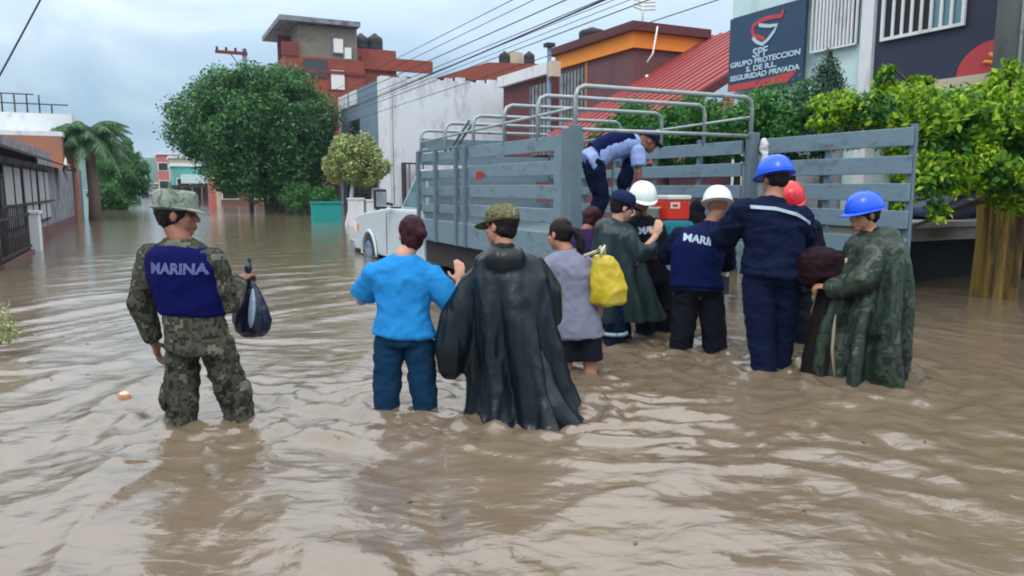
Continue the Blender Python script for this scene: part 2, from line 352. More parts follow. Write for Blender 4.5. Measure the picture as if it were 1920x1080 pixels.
# ------------------------------------------------------------------ a thing placed in the street frame (x across, y along, z up)
class Thing:
    def __init__(s, name, n, sv, z=0, **k):
        s.n, s.s, s.z = n, sv, z; s.root = empty(name, from_st(n, sv, z), ANG, **k)
    def P(s, n, sv, z): return (n - s.n, sv - s.s, z - s.z)
    def box(s, name, n0, n1, s0, s1, z0, z1, m, parent=None, bevel=0):
        o = MB().box(s.P(n0, s0, z0), s.P(n1, s1, z1)).build(name, m, s.root if parent is None else parent, bevel=bevel); return o
    def tube(s, name, pts, r, m, parent=None, n=8): return tube_part(name, [s.P(*p) for p in pts], r, m, s.root if parent is None else parent, n)
    def prism(s, name, poly, m, parent=None):     # poly: two equal lists of (n, s, z)
        mb = MB(); mb.loft([[Vector(s.P(*p)) for p in r] for r in poly]); return mb.build(name, m, s.root if parent is None else parent)

# ================================================================== SETTING
# ground under the flood: road with kerbs and pavements
mb = MB(); mb.add([(-615,-28,-.47),(295,-28,-.47),(295,995,-.47),(-615,995,-.47)], [(0,1,2,3)])
tag(mb.build('ground', 'concrete'), kind='structure')
rd = empty('road', from_st(0, 0, 0), ANG, kind='structure')
MB().add([(-1.6,-12,-DEPTH),(7.3,-12,-DEPTH),(7.3,160,-DEPTH),(-1.6,160,-DEPTH)], [(0,1,2,3)]).build('road_surface', 'concrete', rd)
pv = empty('pavement', from_st(0, 0, 0), ANG, kind='structure')
MB().box((7.3,-12,-.46), (9.4,160,-.27)).build('pavement_slab', 'concrete', pv); MB().box((-2.6,-12,-.46), (-1.6,160,-.27)).build('pavement_slab', 'concrete', pv)

PEOPLE_XY = [(-1.75,4.2,1), (-.67,4.45,1), (.12,4.4,1.1), (.45,5.35,.7), (.87,6.35,.8), (1.35,6.9,.6), (1.57,6.15,.8), (1.87,5.5,1), (2.54,5.3,1)]
def water_h(x, y):
    p = np.stack([x, y, np.zeros_like(x)], 1); r0 = np.hypot(x, y)
    cx, cy = .9, 5.6
    wx = fbm(p * .35 + 5, 2) * 1.2; wy = fbm(p * .35 + 40, 2) * 1.2
    rx = x - cx + wx; ry = y - cy + wy; rr = np.hypot(rx, ry) + 1e-3; th = np.arctan2(ry, rx)
    far = np.exp(-np.maximum(r0 - 6, 0) / 11.0)
    near = 1 / (1 + np.exp((y - 5.2) * 1.1))
    patch = np.clip(.55 + .9 * fbm(p * .55 + 9, 2), .1, 1.3)
    h = .0085 * np.sin(rr * 2 * np.pi / .62 + 2.5 * fbm(p * .8 + 2, 2)) * far * patch
    h += .005 * np.sin(rr * 2 * np.pi / .31 + 3.5 * fbm(p * 1.3 + 21, 2)) * far * np.clip(.5 + 1.2 * fbm(p * .9 + 70, 2), 0, 1.4)
    q = np.stack([rr * 1.75, th * 2.3 + 36.4, np.zeros_like(x)], 1)
    sharp = 1 - np.abs(fbm(q, 3)) * 1.6
    h += .029 * sharp * far * (.25 + .9 * near)
    h += .010 * fbm(p * np.array([2.6, 3.6, 1]) + 3, 4) * far * (.35 + .9 * near)
    h += .0022 * fbm(p * np.array([9, 11, 1]) + 33, 2) * np.exp(-r0 / 9)
    wl = 1 / (1 + np.exp((x + 1.1) * 3.0)); w3 = fbm(p * .22 + 60, 2) * .8; r3 = np.hypot(x - 1.3 + w3, y - 4.4 + w3)
    h += .020 * wl * ((np.sin(r3 * 2 * np.pi / .86 + 1.0 * fbm(p * .5 + 81, 2)) + 1) / 2) ** 3 * np.exp(-np.maximum(r0 - 9, 0) / 8.0) * np.clip(.7 + 1.0 * fbm(p * .4 + 12, 2), .1, 1.5)
    for (a, b, s) in PEOPLE_XY:
        dx, dy = x - a, y - b; d = np.hypot(dx, dy)
        k = np.exp(-((d - .3) / .42) ** 2)
        h += 1.3 * s * k * (.011 * np.sin(d * 2 * np.pi / .22 + 3 * perlin(p * 3 + a)) + .016 * fbm(p * 5.5 + a, 3))
    return h * np.exp(-np.maximum(r0 - 25, 0) / 14)
rows = [.7]
while rows[-1] < 42: rows.append(rows[-1] * 1.0052)
while rows[-1] < 420: rows.append(rows[-1] * 1.06)
rows = np.array(rows); cols = np.radians(np.linspace(-72, 72, 470))
Rr, Aa = np.meshgrid(rows, cols, indexing='ij'); X = (Rr * np.sin(Aa)).ravel(); Y = (Rr * np.cos(Aa)).ravel(); Z = water_h(X, Y)
nr, nc = Rr.shape; idx = np.arange(nr * nc).reshape(nr, nc)
fc = np.stack([idx[:-1, :-1], idx[:-1, 1:], idx[1:, 1:], idx[1:, :-1]], -1).reshape(-1, 4)
me = bpy.data.meshes.new('water'); me.vertices.add(nr * nc); me.vertices.foreach_set('co', np.stack([X, Y, Z], 1).ravel())
me.loops.add(len(fc) * 4); me.loops.foreach_set('vertex_index', fc[:, ::-1].ravel()); me.polygons.add(len(fc))
me.polygons.foreach_set('loop_start', np.arange(0, len(fc) * 4, 4)); me.polygons.foreach_set('loop_total', np.full(len(fc), 4))
me.polygons.foreach_set('use_smooth', [True] * len(fc)); me.update(); me.validate()
water = bpy.data.objects.new('water', me); COL.objects.link(water); tag(water, kind='structure')
m, t, b = principled('flood_water'); n = t.nodes; l = t.links
tcn = n.new('ShaderNodeTexCoord'); nz = n.new('ShaderNodeTexNoise'); nz.inputs['Scale'].default_value = .5; nz.inputs['Detail'].default_value = 5; l.new(tcn.outputs['Object'], nz.inputs[0])
mxn = n.new('ShaderNodeMix'); mxn.data_type = 'RGBA'; mxn.inputs['A'].default_value = (.135,.102,.070,1); mxn.inputs['B'].default_value = (.172,.130,.088,1)
l.new(nz.outputs[0], mxn.inputs['Factor']); l.new(mxn.outputs['Result'], b.inputs['Base Color'])
b.inputs['Roughness'].default_value = .04; b.inputs['IOR'].default_value = 1.8
mpn = n.new('ShaderNodeMapping'); mpn.inputs['Scale'].default_value = (5, 9, 1); l.new(tcn.outputs['Object'], mpn.inputs[0])
nb = n.new('ShaderNodeTexNoise'); nb.inputs['Scale'].default_value = 1; nb.inputs['Detail'].default_value = 6; nb.inputs['Roughness'].default_value = .55; nb.inputs['Distortion'].default_value = .8; l.new(mpn.outputs[0], nb.inputs[0])
bp = n.new('ShaderNodeBump'); bp.inputs['Strength'].default_value = .3; bp.inputs['Distance'].default_value = .03; l.new(nb.outputs[0], bp.inputs['Height']); l.new(bp.outputs[0], b.inputs['Normal'])
me.materials.append(m)

# far hill behind the end of the street
mb = MB(); pts = []
for i in range(30):
    a = i / 29; x = -520 + a * 560; pts.append((x, 700, 15 + 22 * math.sin(a * 3.1) + 5 * math.sin(a * 13)))
ring = lambda k: [(x, 620 + k * 60, z * (1 - (k - 1) ** 2) - 1) for x, y, z in pts]
v = [p for k in (0, .3, .6, 1, 1.5, 2) for p in ring(k)]
f = [(r*30+i, r*30+i+1, (r+1)*30+i+1, (r+1)*30+i) for r in range(5) for i in range(29)]
M['hill'] = mat('wooded_hill', (.03,.07,.035), .95, .3, .05, 0)
tag(mb.add(v, f).build('hill', 'hill', None, True), kind='structure')

# thin humid air over the whole street
hz = bpy.data.materials.new('humid_air'); hz.use_nodes = True; hz.node_tree.nodes.clear(); ho = hz.node_tree.nodes.new('ShaderNodeOutputMaterial'); hv = hz.node_tree.nodes.new('ShaderNodeVolumePrincipled')
hv.inputs['Color'].default_value = (.66,.84,1,1); hv.inputs['Density'].default_value = .0004; hz.node_tree.links.new(hv.outputs[0], ho.inputs['Volume'])
tag(MB().box((-620,-30,-1.6), (300,1000,46)).build('haze', hz), kind='stuff')

# ------------------------------------------------------------------ buildings, right side of the street
def grille(t, name, n, s0, s1, z0, z1, count, m='white', r=.012, frame=.03, horizontals=()):
    """window grille on a street-facing wall: frame with separate bars"""
    g = MB(); 
    for a, b_, c, d in ((s0, s1, z0-frame, z0), (s0, s1, z1, z1+frame), (s0-frame, s0, z0-frame, z1+frame), (s1, s1+frame, z0-frame, z1+frame)): g.box(t.P(n-.05, a, c), t.P(n-.01, b_, d))
    fr = g.build(name, m, t.root)
    for i in range(1, count):
        s = s0 + (s1 - s0) * i / count; MB().box(t.P(n-.045, s-r, z0), t.P(n-.02, s+r, z1)).build('bar', m, fr)
    for z in horizontals: MB().box(t.P(n-.06, s0, z-r), t.P(n-.047, s1, z+r)).build('crossbar', m, fr)
    return fr

# shop building with the security company sign
n0 = 11.0
sA = onN(1370, 100, n0)[1]; sB = onN(1512, 60, n0)[1]; sC = onN(1640, 60, n0)[1]; sD = onN(1850, 60, n0)[1]
zt = onN(1370, 38, n0)[2]; zb = onN(1370, 172, n0)[2]
t = Thing('shop_building', n0, sC, -.4, label='pale mint shop building with barred upper window behind the truck', cat='building')
t.box('wall', n0+.14, n0+6, sC, sA, -.4, 6.2, 'palegreen')
t.box('pilaster', n0-.06, n0+.14, sC-.01, sC+.22, -.4, 6.2, 'white')
t.box('parapet_band', n0+.02, n0+.139, sC+.23, sA, zt+.03, zt+.55, 'palegreen')
wz0 = onN(1560, 88, n0)[2]; 
t.box('window_opening', n0+.09, n0+.137, sC+.42, sB-.1, wz0, 5.6, 'black')
t.box('pane', n0+.07, n0+.088, sC+.5, sB-.55, wz0+.4, 5.5, 'glass')
grille(t, 'window_grille', n0+.08, sC+.42, sB-.1, wz0, 5.6, 12, 'white', .022)
t.box('lower_shutter', n0+.06, n0+.135, sC+.6, sA-.4, -.4, 2.3, 'greywall')
sg = Thing('company_sign', n0, sB, zb, label='navy sign with red and white shield emblem above white lettering', cat='sign')
sg.box('sign_board', n0-.04, n0+.02, sB, sA, zb, zt, 'navy_sign')
red = [(n0-.046, sA, zb), (n0-.046, sA, zb+.12), (n0-.046, (sA*.55+sB*.45), zb+.13), (n0-.046, sB+.12, zb+.19), (n0-.046, sB+.35, zb)]
sg.prism('red_band', [red, [(n0-.041, p[1], p[2]) for p in red]], 'signred')
SGW = sA - sB; SGH = zt - zb
def on_sign(o, cu, cv, parent, n=n0-.05, sq=1.0):      # cu from left edge (0..1), cv from the bottom
    # text local x -> -s (left to right as seen), text y -> z
    o.parent = parent; s = sA - cu * SGW
    o.matrix_local = Matrix.Translation(sg.P(n, s, zb + cv * SGH)) @ Matrix(((0,0,-1,0),(-sq,0,0,0),(0,1,0,0),(0,0,0,1)))
k = SGH
for tx, sz, cu, cv, sq in (('SPF', .17, .45, .455, 1.15), ('GRUPO PROTECCION', .098, .5, .350, 1.6), ('S. DE R.L.', .10, .47, .258, 1.4), ('SEGURIDAD PRIVADA', .098, .5, .165, 1.6)):
    o = text_mesh(tx, sz * k, 'signwhite', .004, 'lettering', .003 * k)
    wd = o.dimensions.x; q = min(sq, .93 * SGW / max(wd, .01)); on_sign(o, cu, cv, sg.root, sq=q)
def strip(name, pts, wdt, m, n):
    mb = MB(); rr = []
    P2 = [Vector((sA - a * SGW, zb + b_ * SGH)) for a, b_ in pts]
    for i, p in enumerate(P2):
        d = (P2[min(i+1, len(P2)-1)] - P2[max(i-1, 0)]).normalized(); q = Vector((-d.y, d.x)) * wdt * SGH / 2
        rr.append([sg.P(n, (p+q).x, (p+q).y), sg.P(n, (p-q).x, (p-q).y), sg.P(n-.012, (p-q).x, (p-q).y), sg.P(n-.012, (p+q).x, (p+q).y)])
    mb.loft([[Vector(a) for a in r] for r in rr]); return mb.build(name, m, sg.root)
strip('emblem_red', [(.73,.93),(.71,.86),(.55,.885),(.43,.87),(.34,.83),(.33,.76),(.35,.70),(.42,.66),(.50,.62)], .055, 'signred', n0-.042)
strip('emblem_white', [(.42,.82),(.47,.80),(.56,.77),(.66,.76),(.62,.68),(.55,.60),(.48,.555),(.40,.60),(.34,.67)], .045, 'signwhite', n0-.046)

t = Thing('dark_shop_building', n0, sD, -.4, label='dark navy shop front with white barred window and red round emblem', cat='building')
zl = onN(1700, 158, n0)[2]
t.box('upper_facade', n0, n0+5.9, sD-2.5, sC-.03, zl, 6.5, 'dark_facade')
t.box('concrete_band', n0-.05, n0+5.8, sD-2.5, sC-.03, zl-.32, zl-.002, 'creamwall')
t.box('ground_floor_wall', n0+.6, n0+5.8, sD-2.5, sC-.03, -.4, zl-.321, 'iron')
a_ = onN(1660, 72, n0); b_ = onN(1806, 52, n0)
t.box('window_opening', n0-.01, n0+.05, b_[1], a_[1], a_[2], 5.8, 'black'); t.box('pane', n0-.018, n0-.011, b_[1]+.03, b_[1]+.42*(a_[1]-b_[1]), a_[2]+.02, 5.7, 'cabglass')
grille(t, 'window_grille', n0-.02, b_[1], a_[1], a_[2], 5.8, 8, 'white', .022, .05)
c_ = onN(1862, 175, n0-.03); rad = .46
ring0 = [(n0-.002, c_[1] + rad*math.cos(i*math.pi/24)*1.25, zl+.004 + rad*math.sin(i*math.pi/24)) for i in range(25)]
t.prism('red_emblem', [[(n0-.02, p[1], p[2]) for p in ring0], ring0], 'signred')
for z_, r_ in ((.32, .22), (.22, .34), (.1, .42)):
    t.tube('orange_flame', [(n0-.03, c_[1] - .25 + r_*math.cos(a), zl + z_ + .06*math.sin(a*2+z_*9)) for a in [x*.3 for x in range(0, 9)]], .028, 'signorange')
# raised front step with dark opening (seen left of the tree trunk)
stp = Thing('raised_porch', 9.1, 6.6, -.4, label='grey concrete porch ledge over a dark opening beside the yellow trunk', cat='porch')
o1 = onS(1700, 418, 6.2); o2 = onS(1830, 418, 6.2)
zA = .80; zB = .62
stp.box('slab', 9.0, 14, 6.65, 8.2, zB, zA, 'concrete', bevel=.01); stp.box('upper_ledge', 8.95, 14, 6.58, 8.25, zA+.001, zA+.09, 'concrete', bevel=.01)
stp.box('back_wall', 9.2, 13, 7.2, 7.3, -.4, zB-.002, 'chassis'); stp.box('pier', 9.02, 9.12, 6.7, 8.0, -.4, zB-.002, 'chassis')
tp = MB(from_st(10.4, 6.3, 1.2))
tq = Thing('blue_tarpaulin', 10.9, 7.3, zA+.091, label='crumpled dark blue tarpaulin heaped on the porch ledge', cat='tarpaulin')
mbx = MB(); mbx.ell(tq.P(10.6, 7.2, 1.08), (.6,.4,.26)); mbx.ell(tq.P(11.2, 7.4, 1.1), (.5,.4,.3)); 
remesh('sheet', mbx, mat('blue_tarp', (.03,.045,.11), .5, .3, 5, .4, 12), tq.root, .04, 2, [(.05,(3,3,3))])

# red sloping corrugated roofs
def lean_roof(label, pA, pB, pC, pD, m, under):   # A,B upper edge (near, far); C,D lower edge (near, far) as (n,s,z)
    t = Thing('sloping_roof_house', pC[0], pC[1], -.4, label=label, cat='house')
    dn = lambda p, k: (p[0], p[1], p[2]-k)
    t.prism('roof', [[pA, pB, pD, pC], [dn(pA,.09), dn(pB,.09), dn(pD,.09), dn(pC,.09)]], m)
    t.prism('verge_board', [[(pA[0], pA[1]-.06, pA[2]+.05), (pC[0], pC[1]-.06, pC[2]+.05), (pC[0], pC[1]-.06, pC[2]-.2), (pA[0], pA[1]-.06, pA[2]-.2)],
                            [(pA[0], pA[1]-.003, pA[2]+.05), (pC[0], pC[1]-.003, pC[2]+.05), (pC[0], pC[1]-.003, pC[2]-.2), (pA[0], pA[1]-.003, pA[2]-.2)]], 'maroon2')
    L_ = math.hypot(pA[0]-pC[0], pA[2]-pC[2])
    for i in range(14):          # standing ribs run down the slope
        s = pC[1] + (pD[1]-pC[1]) * (i+.5)/14
        MB().tube([t.P(pA[0], s, pA[2]+.015), t.P(pC[0], s, pC[2]+.015)], .03, 5).build('roof_rib', m, t.root)
    t.box('wall', pC[0]+.5, pA[0], pC[1]+.1, pD[1], -.4, pC[2]-.1, under)
    t.box('side_wall', pC[0]+1.8, pA[0], pC[1]+.05, pC[1]+.098, pC[2]-.1, pC[2]+.4, under)
    return t
rz = lambda n, k: k + .55*(n - 11.14)
lean_roof('bright red corrugated roof sloping down between the maroon house and the pink roof', (18.2, 15.5, rz(18.2,2.76)), (18.2, 21.3, rz(18.2,2.76)), (10.6, 15.5, rz(10.6,2.76)), (10.6, 21.3, rz(10.6,2.76)), 'redroof', 'maroon')
lean_roof('faded pink corrugated roof sloping down just left of the navy sign', (17.5, 12.7, rz(17.5,2.3)), (17.5, 15.2, rz(17.5,2.3)), (10.6, 12.7, rz(10.6,2.3)), (10.6, 15.2, rz(10.6,2.3)), 'pinkroof', 'maroon')

# maroon house with orange band
nM = 15.0
k0 = onN(1190, 90, nM); sM = k0[1]; zt2 = onN(1190, 50, nM)[2]; zo1 = onN(1190, 60, nM)[2]; zo0 = k0[2]
nE = onS(1316, 90, sM)[0]; sE = onN(1048, 140, nM)[1]
t = Thing('maroon_house', nM, sM, -.4, label='maroon upper storey house with bright orange band and dark red roof edge', cat='house')
t.box('wall', nM, nE, sM, sE, -.4, zo0, 'maroon'); t.box('orange_band', nM-.12, nE+.06, sM-.12, sE+.1, zo0+.001, zo1, 'orange'); t.box('roof_edge', nM-.3, nE+.15, sM-.3, sE+.3, zo1+.001, zt2+.12, 'maroon2')
t.box('balcony_recess', nM-.02, nM+.02, sM+.62*(sE-sM), sE-.1, 1.5, zo0-.2, 'greywall'); 
for i in range(7):
    s = sM+.62*(sE-sM) + i*.25; t.box('grille_bar', nM-.05, nM-.021, s, s+.03, 2.0, zo0-.2, 'iron')
t.box('corner_post', nM-.05, nM+.0, sM+.57*(sE-sM), sM+.6*(sE-sM), -.4, zo0, 'orangewall')
# rooftop aerial with dish
an = Thing('roof_aerial', nE-2.2, sM+.5, zt2+.12, label='thin rooftop mast with pale grid dish on the maroon house', cat='antenna')
an.tube('mast', [(nE-2.2, sM+.5, zt2+.1), (nE-2.2, sM+.5, zt2+1.15)], .03, 'lid'); 
for i in range(5): an.tube('dish_rib', [(nE-2.65, sM+.4, zt2+.75+.12*i), (nE-2.2, sM+.55, zt2+.72+.12*i), (nE-1.75, sM+.4, zt2+.75+.12*i)], .035, 'lid')
cb = Thing('hanging_cable', nE-2.2, sM-.35, zo0, label='frayed pale cable hanging down the orange and maroon wall', cat='cable')
cb.tube('cable_run', [(nE-2.2, sM-.35, zt2), (nE-2.4, sM-.4, zo0-.2), (nE-2.6, sM-.35, zo0-.5)], .03, 'lid'); cb.tube('cable_end', [(nE-2.6, sM-.35, zo0-.9), (nE-2.45, sM-.35, zo0-1.4)], .05, 'lid')

def water_tank(n, s, z, r, h, label, group, m='black'):
    t = Thing('water_tank', n, s, z, label=label, cat='water tank', group=group); mb = MB()
    mb.loft([[Vector((r*k*math.cos(2*math.pi*j/16), r*k*math.sin(2*math.pi*j/16), zz*h)) for j in range(16)] for k, zz in ((.97,0),(1,.02),(1,.3),(.97,.33),(1,.36),(1,.66),(.85,.78),(.45,.9),(.3,.93))])
    mb.build('tank_body', m, t.root, True); MB().ell((0,0,h*.94), (r*.32,r*.32,h*.08)).build('lid', m, t.root, True)
water_tank(nM+.4, onN(1110,70,nM+.4)[1], zt2+.12, .5, .5, 'black tank low on the maroon house roof edge', 'rooftop water tanks')

# white fascia maroon building
nF = 16.0
p1 = onN(1030, 118, nF); p0 = onN(944, 150, nF); p2 = onN(1030, 140, nF)
t = Thing('fascia_building', nF, p1[1], -.4, label='dark maroon building with white sloping fascia and grey grille', cat='building')
t.box('wall', nF, nF+5, p1[1], p0[1], -.4, p2[2], 'maroon2'); t.box('fascia', nF-.25, nF+5, p1[1]-.1, p0[1]+.2, p2[2]+.001, p1[2], 'white')
t.box('window_opening', nF-.03, nF+.02, p1[1]+.15, p1[1]+.38*(p0[1]-p1[1]), 2.4, p2[2]-.3, 'greywall')
for i in range(5): t.box('bar', nF-.06, nF-.031, p1[1]+.2+i*.35, p1[1]+.24+i*.35, 2.4, p2[2]-.3, 'iron')
# light pole standing before it
lp = Thing('street_pole', 12.5, onN(1030, 200, 12.5)[1], -.4, label='slim pale metal pole rising between white fascia and orange band', cat='pole')
pp = onN(1030, 88, 12.5); lp.tube('pole_shaft', [(12.5, pp[1], -.4), (12.5, pp[1], pp[2])], .075, 'bluegrey'); lp.box('meter_box', 12.4, 12.75, pp[1]-.35, pp[1]-.1, pp[2]-1.0, pp[2]-.5, 'creamwall'); lp.box('top_cap', 12.35, 12.65, pp[1]-.15, pp[1]+.15, pp[2], pp[2]+.12, 'iron')

# white block building
nW = 10.4
q0 = onN(717, 143, nW); sW = q0[1]; zW = q0[2]; sW2 = onN(641, 180, nW)[1]; nW2 = onS(945, 200, sW)[0]
t = Thing('white_building', nW, sW, -.4, label='two storey white block building with blue grey street front', cat='building')
t.box('side_wall', nW+.02, nW2, sW, sW+.25, -.4, zW, 'whitewall'); t.box('body', nW+.02, nW2-.1, sW+.251, sW2, -.4, zW-.4, 'whitewall')
t.box('front_facade', nW-.08, nW+.019, sW+.5, sW2, -.4, zW-.1, 'bluegrey'); t.box('corner_pilaster', nW-.12, nW+.3, sW-.06, sW+.5, -.4, zW+.02, 'white'); t.box('end_pilaster', nW-.14, nW+.01, sW2, sW2+.35, -.4, zW-.1, 'white')
for fr0, fr1 in ((.55,.74),(.8,.98)): t.box('parapet_panel', nW-.14, nW-.081, sW+fr0*(sW2-sW), sW+fr1*(sW2-sW), zW-.85, zW-.11, 'white')
wz = onN(670, 240, nW)[2]; t.box('window', nW-.1, nW-.081, sW+.5*(sW2-sW), sW+.78*(sW2-sW), wz-.55, wz+.45, 'glass')
grille(t, 'entrance_gate', nW-.1, sW+.12*(sW2-sW), sW+.85*(sW2-sW), -.3, 1.9, 14, 'iron', .03, .06, (.4, 1.1)); t.box('entrance_recess', nW-.095, nW-.082, sW+.12*(sW2-sW), sW+.85*(sW2-sW), -.3, 1.9, 'black')
for i in range(9):          # jagged bare tops of the blockwork
    a = nW+.9+i*(nW2-nW-1.2)/9; t.box('block_stub', a, a+.28+.1*(i%3), sW+.02, sW+.2, zW+.001, zW+.07+.06*((i*7)%3), 'whitewall')
t.tube('conduit', [(nW+.45, sW-.02, .5), (nW+.45, sW-.02, zW-.5)], .015, 'greywall')
sgt = onS(752, 305, sW); t.box('side_gate_frame', sgt[0], sgt[0]+.12, sW-.4, sW-.02, -.4, sgt[2], 'iron'); 
for i in range(3): t.box('side_gate_bar', sgt[0]+.3+.35*i, sgt[0]+.36+.35*i, sW-.3, sW-.24, -.4, sgt[2], 'truck_d')
t.box('side_gate_rail', sgt[0], sgt[0]+1.5, sW-.34, sW-.31, sgt[2]-.08, sgt[2], 'iron')
# two white gate pillars over the bonnet
for px0, px1, pt, lab in ((657, 682, 371, 'broad white gate pillar behind the truck bonnet, left of a pair'), (687, 700, 374, 'narrow white gate pillar behind the truck bonnet, right of a pair')):
    a = onS(px0, 380, 26); b_ = onS(px1, 380, 26); z = onS(px0, pt, 26)[2]
    g = Thing('gate_pillar', a[0], 26, -.4, label=lab, cat='pillar', group='white pillars behind the bonnet'); g.box('shaft', a[0], b_[0], 26, 26.4, -.4, z-.06, 'white'); g.box('cap_stone', a[0]-.03, b_[0]+.03, 25.97, 26.43, z-.059, z, 'white')

# red roofed building behind the white wall
sK = sW + 12
a = onS(832, 128, sK); b_ = onS(1005, 112, sK)
t = Thing('tiled_roof_house', a[0], sK, -.4, label='house with clay red pitched roof rising behind the white wall', cat='house')
z1 = onS(832, 146, sK)[2]; z2 = onS(930, 118, sK)[2]
t.box('wall', a[0], b_[0]+3, sK+.3, sK+6, -.4, z1, 'red')
t.prism('roof', [[(a[0]-.5, sK, z1), (a[0]+3.2, sK, z2), (b_[0]+3, sK, z2+.3), (b_[0]+3, sK, z1)], [(a[0]-.5, sK+7, z1), (a[0]+3.2, sK+7, z2), (b_[0]+3, sK+7, z2+.3), (b_[0]+3, sK+7, z1)]], 'tileroof')
for px, lab in ((946, 'left black tank on the clay red roof'), (992, 'right black tank on the clay red roof')):
    q = onS(px, 112, sK+3); water_tank(q[0], sK+3, q[2]-.35, .42, .95, lab, 'rooftop water tanks')
q = onS(968, 112, sK+3.6); t.box('cream_stair_box', q[0]-.5, q[0]+.5, sK+3.5, sK+4.5, z1, q[2]+.55, 'creamwall')

# red apartment building
sR = sW + 22
zz = lambda px, py: onS(px, py, sR)
a = zz(527, 110); b_ = zz(806, 110)
t = Thing('apartment_building', a[0], sR, -.4, label='brick red apartment block with bare block top storey and slab roof', cat='building')
nl = zz(560, 100)[0]; nm_ = zz(668, 100)[0]; nr_ = zz(745, 100)[0]
zr = zz(600, 108)[2]
t.box('main_wall', nl-1.0, nm_+.6, sR, sR+9, -.4, zr, 'red'); t.box('right_wing', nm_+.601, b_[0]+.5, sR+1.2, sR+9, -.4, zz(750, 138)[2], 'red')
t.box('string_course', nl-1.12, nm_+.66, sR-.12, sR-.001, zz(600,131)[2]-.25, zz(600,131)[2], 'redd')
t.box('parapet', nm_+.7, b_[0]+.6, sR+1.0, sR+1.199, zz(750,130)[2], zz(750,106)[2]-.0, 'red'); t.box('stair_block', nm_+.3, nr_+.3, sR+1.3, sR+5, zr-1.5, zz(700,86)[2], 'red')
t.box('bare_storey', nl, nm_+.1, sR+.1, sR+8, zr+.001, zz(600,48)[2], 'greyblock'); t.box('roof_slab', nl-1.35, nm_+.25, sR-.5, sR+8.5, zz(600,47)[2]+.05, zz(600,47)[2]+.4, 'greywall')
t.box('terrace_wall', nl-1.2, nl-.02, sR-.1, sR+.099, zr+.001, zz(540,78)[2], 'redd'); t.box('terrace_back', nl-1.0, nl-.02, sR+3, sR+3.2, zr+.001, zz(540,60)[2]+.3, 'maroon2')
for px, py, ww, hh, mm in ((633,150,.5,.7,'lid'), (634,86,.35,.5,'lid'), (652,100,.25,.4,'lid'), (592,128,.8,.6,'glass')):
    q = zz(px, py); f_ = t.box('window_frame', q[0]-ww-.1, q[0]+ww+.1, sR-.05, sR-.002 if q[2] < zr else sR+.098, q[2]-hh-.1, q[2]+hh+.1, 'redd' if q[2] < zr else 'greywall'); t.box('window_pane', q[0]-ww, q[0]+ww, sR-.09, sR-.052, q[2]-hh, q[2]+hh, mm, f_)
for px, lab in ((693, 'left black tank on top of the red apartment block'), (720, 'right black tank on top of the red apartment block')):
    q = zz(px, 86); water_tank(q[0], sR+2.5, q[2], .62, 1.35, lab, 'rooftop water tanks')
q = zz(765, 106)

# ------------------------------------------------------------------ far end of the street
def far_box(name, cat, label, px0, px1, pyt, s, depth, m, z0=-.4, extras=()):
    a = onS(px0, 352, s); b_ = onS(px1, 352, s); z = onS((px0+px1)/2, pyt, s)[2]
    t = Thing(name, a[0], s, z0, label=label, cat=cat); t.box('wall', a[0], b_[0], s, s+depth, z0, z, m); t.box('roof_edge', a[0]-.2, b_[0]+.2, s-.2, s+depth, z+.001, z+.3, 'redd' if m == 'red' else 'white')
    k = max(2, int((b_[0]-a[0]) / 3))
    for i in range(k):
        c = a[0] + (b_[0]-a[0])*(i+.5)/k
        for zz_ in ([z*.3, z*.72] if z > 5 else [z*.5]):
            fr = t.box('window_frame', c-.65, c+.65, s-.06, s-.002, zz_-.6, zz_+.6, 'white'); t.box('pane', c-.55, c+.55, s-.09, s-.061, zz_-.5, zz_+.5, 'glass', fr)
    return t
far_box('red_house', 'house', 'far red house with white window strip at the end of the street', 299, 335, 290, 115, 12, 'pinkcol')
far_box('cream_house', 'house', 'far cream topped house just behind the turquoise house', 322, 372, 297, 100, 8, 'creamwall')
t = far_box('turquoise_house', 'house', 'far turquoise house with balcony left of the big round tree', 326, 398, 312, 84, 8, 'turq')
a = onS(340, 340, 83); b_ = onS(400, 340, 83); t.box('balcony', a[0], b_[0], 82.2, 83.9, a[2]-.2, a[2]+.7, 'palegreen')
far_box('brown_house', 'house', 'low brown brick house half hidden under the big round tree', 400, 520, 335, 62, 6, 'brown')
t = far_box('end_wall_house', 'house', 'small dark far house closing the left end of the street', 262, 300, 345, 150, 8, 'greywall')
t = Thing('roadside_shelter', onS(345,370,76)[0], 76, -.4, label='dark shaded stall front below the turquoise house', cat='stall')
a = onS(322, 370, 76); b_ = onS(398, 350, 76); t.box('shade_roof', a[0], b_[0], 76, 79, b_[2]-.05, b_[2]+.15, 'iron'); t.box('back_wall', a[0], b_[0], 79, 79.2, -.4, b_[2]-.06, 'brown')
for i in range(5): x = a[0]+.1+(b_[0]-a[0]-.2)*i/4; t.box('post', x-.06, x+.06, 76, 76.12, -.4, b_[2]-.051, 'truck_d')
# pink banded gate column and turquoise wall
q = onS(405, 388, 56); t = Thing('salmon_pillar', q[0], 56, -.4, label='salmon pink column with white edge rising from the water', cat='pillar')
zq = onS(405, 336, 56)[2]; t.box('shaft', q[0]-.4, q[0]+.05, 56, 56.5, -.4, zq, 'pinkcol'); t.box('pale_edge', q[0]+.051, q[0]+.35, 56.02, 56.45, -.4, zq-.1, 'creamwall')
t = Thing('teal_wall', 6.0, 29.5, -.4, label='low teal painted wall under the round tree', cat='wall')
a = onS(585, 400, 29.5); b_ = onS(641, 400, 29.5); z = onS(615, 381, 29.5)[2]; t.box('panel', a[0], b_[0], 29.5, 29.7, -.4, z, 'teal'); t.box('coping', a[0]-.04, b_[0]+.04, 29.46, 29.74, z+.001, z+.06, 'teal')
